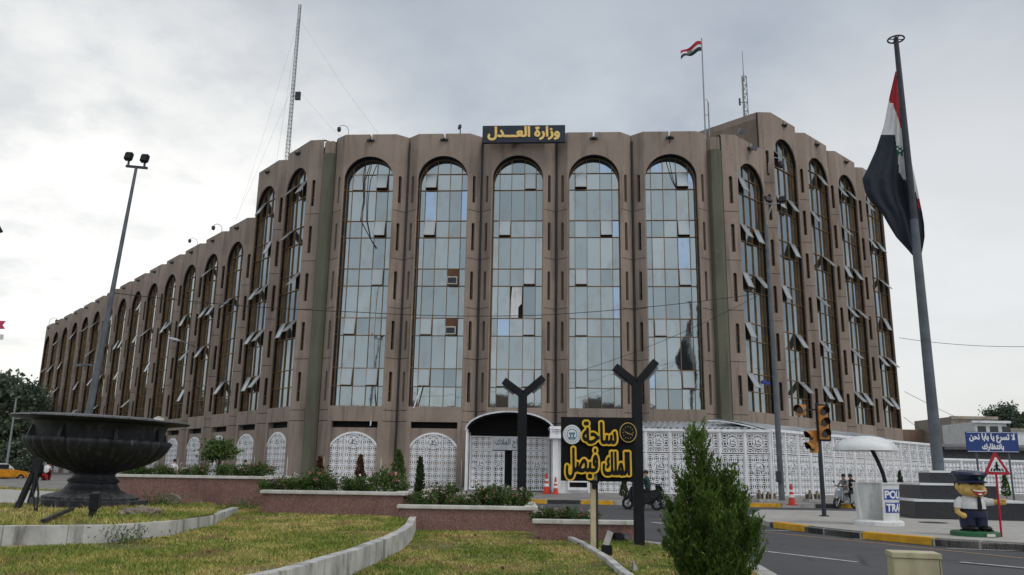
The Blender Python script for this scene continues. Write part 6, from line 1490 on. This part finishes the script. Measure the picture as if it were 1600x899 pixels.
# ================================================================== PLANTS
def tree(lab, x, y, z, crown_c, rad, clumps, per, leaf, seed, trunk_r=.2, spread=.5, mats='tree_leaf', limbs=9, grp=None, name='tree'):
    t = thing(name, lab, 'tree', (x, y, z), 0, grp); g = random.Random(seed); c = Vector(crown_c)
    mb = MB(); mb.tube([(0, 0, -.1), (g.uniform(-.1, .1)*trunk_r*6, 0, c.z*.45), (c.x, c.y, c.z)], [trunk_r, trunk_r*.75, trunk_r*.3], 10)
    for i in range(limbs):
        a = g.uniform(0, 2*PI); e = Vector((rad[0]*.8*math.cos(a), rad[1]*.8*math.sin(a), rad[2]*g.uniform(-.3, .8)))+c; s = Vector((0, 0, c.z*g.uniform(.4, .75)))
        mb.tube([s, s.lerp(e, .5)+Vector((0, 0, .1*rad[2])), e], [trunk_r*.4, trunk_r*.25, trunk_r*.08], 6)
    mb.build('trunk', 'bark', t, smooth=60)
    P, tn = crown_points(c, rad, clumps, per, spread, seed); leaf_mesh('crown', P, leaf, mats, t, 1.5, 0, None, tn, None, seed); return t
def gp(px, y): return Y(px, 745, y).x
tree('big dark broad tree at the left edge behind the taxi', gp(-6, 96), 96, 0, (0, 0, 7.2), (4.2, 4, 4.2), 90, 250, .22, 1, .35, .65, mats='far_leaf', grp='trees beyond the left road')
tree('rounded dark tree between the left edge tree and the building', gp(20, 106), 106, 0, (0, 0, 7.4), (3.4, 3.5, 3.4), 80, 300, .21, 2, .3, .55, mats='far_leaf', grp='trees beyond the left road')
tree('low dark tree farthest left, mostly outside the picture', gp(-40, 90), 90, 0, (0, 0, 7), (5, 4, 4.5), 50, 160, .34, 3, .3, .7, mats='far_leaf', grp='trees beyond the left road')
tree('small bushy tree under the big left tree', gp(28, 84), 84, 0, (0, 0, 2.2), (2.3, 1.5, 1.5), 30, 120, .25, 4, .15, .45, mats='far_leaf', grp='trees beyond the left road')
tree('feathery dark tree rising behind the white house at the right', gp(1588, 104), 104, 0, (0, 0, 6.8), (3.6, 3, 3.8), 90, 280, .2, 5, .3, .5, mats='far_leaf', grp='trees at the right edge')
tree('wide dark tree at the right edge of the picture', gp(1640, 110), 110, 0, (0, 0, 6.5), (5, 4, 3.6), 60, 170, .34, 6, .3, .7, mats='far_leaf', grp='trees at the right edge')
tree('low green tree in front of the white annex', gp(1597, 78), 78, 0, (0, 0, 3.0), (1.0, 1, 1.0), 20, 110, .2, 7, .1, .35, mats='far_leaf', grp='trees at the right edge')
p = Y(340, 745, 25.6)
tree('small thin tree with an airy crown in the tallest planter', p.x, p.y, 1.06, (0, 0, .88), (.55, .45, .30), 30, 45, .07, 8, .035, .13, 'bush_leaf', 7)
# thuja
tx = 10.0; p = Y(1108, 745, tx)
t = thing('thuja_shrub', 'dense dark green conical conifer at the edge of the road', 'shrub', (p.x, tx, MZ)); t.scale = (.9, .9, 1)
g = np.random.default_rng(5); P = []; Dv = []; tn = []
Hh = 1.76
stems = [(-.17, 0, 1.0, .21), (-.02, .12, .80, .24), (-.36, -.1, .68, .22), (.22, -.05, .72, .24), (.40, -.05, .58, .23), (-.12, -.3, .60, .25), (.16, .25, .66, .24), (-.44, .2, .50, .22), (.52, -.2, .40, .20), (-.54, -.15, .38, .20), (.1, -.38, .44, .24), (.33, .3, .5, .22)]
for sx, sy, hh, r in stems:
    for _ in range(int(260*hh+50)):
        v = g.random()**.8; zz_ = .04+v*hh*Hh; rr = r*(math.sin(min(1, (1-v)*1.25+.06)*PI/2))*(.75+.25*math.sin(v*9+sx*7)) * (1.0 if v > .12 else .8)
        a = g.uniform(0, 2*PI); q = np.array([sx*(.5+.5*v)+rr*math.cos(a)*g.uniform(.45, 1.05), sy*(.5+.5*v)+rr*math.sin(a)*g.uniform(.45, 1.05), zz_])
        k = 19; d = np.array([math.cos(a)*.55, math.sin(a)*.55, .95]); tt = g.uniform(.05, .95)
        # one flat spray
        side_ = np.array([-math.sin(a), math.cos(a), 0])+g.normal(size=3)*.25; L_ = g.uniform(.10, .27)
        for m_ in range(k):
            u = g.random(); P.append(q+d*L_*u+side_*g.normal()*.032*(1.2-u)); Dv.append(d+side_*g.normal()*.5); tn.append(np.clip(tt*.55+.5*u*g.random()+g.normal()*.08, 0, 1))
leaf_mesh('foliage', P, .016, 'thuja_leaf', t, 3.4, .2, Dv, tn, None, 5)
mb = MB()
for sx, sy, hh, r in stems: mb.tube([(sx*.15, sy*.15, -.05), (sx*.6, sy*.6, hh*Hh*.5), (sx, sy, hh*Hh*.93)], [.035, .022, .006], 7)
mb.build('stem', 'bark', t, smooth=60)
# rose bushes in the planters
def bush_proto(seed, r, h, n, flowers, fm):
    t = thing('rose_bush', 'x', 'bush', (0, 0, 0), 0, 'rose bushes in the stepped planters'); g = np.random.default_rng(seed)
    P, tn = crown_points((0, 0, h*.55), (r, r*.8, h*.42), 26, n//26, r*.22, seed, .9, .3)
    keep = P[:, 2] > .02; leaf_mesh('foliage', P[keep], .042, 'bush_leaf', t, 1.5, .2, None, tn[keep], None, seed)
    Q = []
    for _ in range(flowers):
        a = g.uniform(0, 2*PI); rr = r*g.uniform(.2, 1.05); c = np.array([rr*math.cos(a), rr*math.sin(a)*.8, h*g.uniform(.6, 1.08)])
        Q.append(c+g.normal(size=(14, 3))*.022)
    leaf_mesh('blossoms', np.vstack(Q), .035, fm, t, 1.1, 0, None, None, None, seed+50)
    mb = MB()
    for i in range(7): a = g.uniform(0, 2*PI); mb.tube([(0, 0, -.05), (r*.4*math.cos(a), r*.35*math.sin(a), h*.45), (r*.8*math.cos(a), r*.7*math.sin(a), h*g.uniform(.75, 1.15))], [.012, .008, .004], 5)
    mb.build('stem', 'bark', t); return t
protos = [bush_proto(1, .42, .62, 1500, 9, 'petal_pink'), bush_proto(2, .38, .55, 1300, 7, 'petal_white'), bush_proto(3, .45, .70, 1600, 6, 'petal_red')]
ORD = ['first', 'second', 'third', 'fourth', 'fifth', 'sixth', 'seventh', 'eighth', 'ninth', 'tenth', 'eleventh', 'twelfth']
g = random.Random(3); used = [False]*3; FC = ['pink', 'white', 'deep red']
def bushes(where, pxs, y, z, hs, kinds):
    for i, px in enumerate(pxs):
        k = kinds[i % len(kinds)]
        o = protos[k] if not used[k] else copy_tree(protos[k]); used[k] = True
        o.location = (Y(px, 750, y+g.uniform(-.2, .5)).x, y+g.uniform(.0, .7), z); o.rotation_euler = (0, 0, g.uniform(0, 6)); s = hs*g.uniform(.62, 1.2); o.scale = (s*1.1, s, s)
        o['label'] = 'rose bush with %s blossoms, %s from the left in the %s planter' % (FC[k], ORD[i], where)
bushes('tallest granite', [192, 218, 243, 262, 290, 316, 345, 372, 398], 25.1, 1.06, .78, [2, 1, 0, 2, 1, 0])
bushes('second granite', [425, 447, 469, 490, 510, 545, 572, 598, 622], 21.3, .78, .92, [1, 0, 1, 0, 2, 1])
bushes('third granite', [648, 668, 690, 712, 735, 757, 782, 812], 20.3, .52, .96, [0, 1, 1, 0, 1, 1])
bushes('lowest granite', [850, 868, 888, 905, 925], 18.0, .30, .72, [1, 1, 0])
def cypress(lab, px, pyb, pyt, y, wpx, m='tree_leaf', seed=1, z=None):
    b = Y(px, pyb, y); tpz = Y(px, pyt, y).z; h = tpz-b.z; r = wpx*y/F_PX/2
    t = thing('cypress_shrub', lab, 'shrub', (b.x, y, b.z), 0, 'small cypresses in the planters'); gq = np.random.default_rng(seed); P = []; Dv = []
    for _ in range(900):
        v = gq.random()**1.2; rr = r*(1-v)**.7*(.5+.5*gq.random())*1.1*min(1, v*6+.5); a = gq.uniform(0, 2*PI); P.append((rr*math.cos(a), rr*math.sin(a), v*h)); Dv.append((math.cos(a)*.4, math.sin(a)*.4, 1))
    leaf_mesh('foliage', P, .05, m, t, 1.8, 0, Dv, None, None, seed); MB().tube([(0, 0, -.1), (0, 0, h*.8)], [.025, .008], 6).build('stem', 'bark', t)
cypress('brown withered cypress in front of the first arched screen', 561, 764, 714, 22.6, 15, 'dry_leaf', 1)
cypress('bushy green cypress between the two arched screens', 621, 764, 706, 23, 28, 'bush_leaf', 2)
cypress('slim dark cypress in front of the second arched screen', 655, 772, 718, 22.0, 14, 'tree_leaf', 3)
cypress('dark ragged cypress left of the first arched screen', 497, 762, 716, 22.8, 17, 'dry_leaf', 4)
cypress('young cypress beside the police booth', 1410, 788, 738, 33.5, 13, 'tree_leaf', 5)
cypress('thin dry cypress behind the crossing sign', 1573, 776, 742, 44, 14, 'bush_leaf', 6)
p = G(975, 776, .25); cypress('dark potted shrub right of the water cooler', 975, 776, 748, 42.5, 14, 'tree_leaf', 8)
# low weeds by the rocks and walls
def weeds(lab, px, py, z, r, h, n, seed):
    p = G(px, py, z); gq = np.random.default_rng(seed); P = np.c_[gq.normal(size=n)*r*.5, gq.normal(size=n)*r*.35, np.abs(gq.normal(size=n))*h*.45]
    t = leaf_mesh('weed_clump', P, .018, 'bush_leaf', None, 3.2, .9, None, None, None, seed); t.location = (p.x, p.y, z); tag(t, lab, 'weeds'); stuff(t)
weeds('clump of weeds between the bowl and the rocks', 250, 792, BEDZ-.04, .5, .35, 700, 1)
weeds('dark weeds at the foot of the tallest planter wall', 385, 797, LZ, .7, .3, 800, 2)
weeds('weeds growing along the bed edging of the bowl', 195, 850, LZ, .35, .25, 300, 3)
weeds('sprig of weeds at the foot of the third planter wall', 785, 826, MZ, .25, .3, 250, 4)

# ================================================================== GRASS
def in_poly(P, x, y):
    c = np.zeros(len(x), bool); n = len(P)
    for i in range(n):
        (x0, y0), (x1, y1) = P[i], P[(i+1) % n]
        with np.errstate(divide='ignore', invalid='ignore'): c ^= ((y0 > y) != (y1 > y)) & (x < (x1-x0)*(y-y0)/(y1-y0+1e-12)+x0)
    return c
def grass(name, poly, z, n, h, seed, ymin=5.5):
    gq = np.random.default_rng(seed); A = np.array(poly); lo, hi = A.min(0), A.max(0); lo[1] = max(lo[1], ymin)
    xs = []; ys = []; got = 0
    while got < n:
        u = gq.random(n*3); y = lo[1]*(hi[1]/lo[1])**u if lo[1] > 0 else lo[1]+u*(hi[1]-lo[1]); x = gq.uniform(lo[0], hi[0], n*3)
        k = in_poly(poly, x, y) & (np.abs(x) < y*.72+1); xs.append(x[k]); ys.append(y[k]); got += k.sum()
    x = np.concatenate(xs)[:n]; y = np.concatenate(ys)[:n]; zc = np.full(n, z)
    f = lambda s, ph: np.sin(x*s+ph)*np.sin(y*s*1.13+ph*2)
    hh = h*(.55+.45*gq.random(n))*(1+.35*f(1.1, 1)+.25*f(3.1, 4))
    hh = hh*np.where(gq.random(n) < .035, gq.uniform(1.5, 2.4, n), 1)*np.clip(1+.5*f(.7, 2)*f(1.9, 5), .45, 1.5)
    bare = np.clip((f(.83, 3)+.8*f(2.3, 1.3)+.5*f(5.1, 2.2)-.75)*1.6, 0, .85); keep = gq.random(n) > bare
    x, y, zc, hh = x[keep], y[keep], zc[keep], hh[keep]; n = len(x)
    a = gq.uniform(0, 2*PI, n); wd = .0045+.0004*y; lean = gq.normal(size=(n, 2))*.6
    V = np.empty((n, 3, 3)); V[:, 0] = np.c_[x-np.cos(a)*wd, y-np.sin(a)*wd, zc-.005]; V[:, 1] = np.c_[x+np.cos(a)*wd, y+np.sin(a)*wd, zc-.005]; V[:, 2] = np.c_[x+lean[:, 0]*hh, y+lean[:, 1]*hh, zc+hh]
    me = bpy.data.meshes.new(name); me.vertices.add(3*n); me.vertices.foreach_set('co', V.astype(np.float32).ravel()); me.loops.add(3*n); me.loops.foreach_set('vertex_index', np.arange(3*n, dtype=np.int32)); me.polygons.add(n); me.polygons.foreach_set('loop_start', np.arange(0, 3*n, 3, dtype=np.int32))
    at = me.attributes.new('tint', 'FLOAT', 'FACE'); at.data.foreach_set('value', gq.random(n).astype(np.float32)); me.materials.append(MATS['blades']); me.update(calc_edges=True)
    return stuff(link(name, me))
bedline = [(p.x, p.y) for p in bed]
grass('grass', [(-20, 4), (e2[0].x, 4)] + [tuple(p) for p in e2] + [(-2.5, 20.3), (-7, 24.2), (-11, 24.2), (-11, 20)] + [(bed[-1].x+.05, bed[-1].y)] + list(reversed(bedline[:-1])), LZ, 130000, .045, 1)
grass('grass', [(e2[0].x+.3, 4), (4, 4), (4.0, 9.8)] + [(p.x-.2, p.y) for p in kc[3:9]] + [(2.2, 17.2), (.5, 17.2), (.4, 19.4), (-2.0, 19.4)] + [(p.x+.09, p.y) for p in reversed(e2[1:-1])], MZ, 115000, .038, 2)
grass('grass', [(p[0]-.02, p[1]+.25) for p in bedline[:-1]] + [(bed[-1].x-.5, bed[-1].y-.7), (-8.5, 19), (-12, 18.2), (-18, 17)], BEDZ-.04, 26000, .07, 3)
grass('grass', [(-60, 58), (-22, 40.2), (-13.8, 33.4), (-13.2, 34.4), (-21.4, 41.4), (-60, 61)], .16, 6000, .1, 4)

def litter(name, poly, z, n, seed):
    gq = np.random.default_rng(seed); A = np.array(poly); P = np.c_[gq.uniform(A[:, 0].min(), A[:, 0].max(), n*3), gq.uniform(max(7, A[:, 1].min()), A[:, 1].max(), n*3), np.full(n*3, z)]
    P = P[in_poly(poly, P[:, 0], P[:, 1])][:n]; P[:, 2] += gq.uniform(.005, .03, len(P))
    o = leaf_mesh(name, P, .045, 'dry_leaf', None, 1.6, 0, np.c_[gq.normal(size=(len(P), 2)), np.zeros(len(P))], None, None, seed); return stuff(o)
litter('fallen_leaves', [(-12, 8), (e2[1].x, 8)] + [tuple(p) for p in e2[1:]] + [(-9, 22)], LZ, 160, 1)
litter('fallen_leaves', [(-1, 9), (3.4, 10), (2.2, 16.5), (-1.5, 19)], MZ, 140, 2)
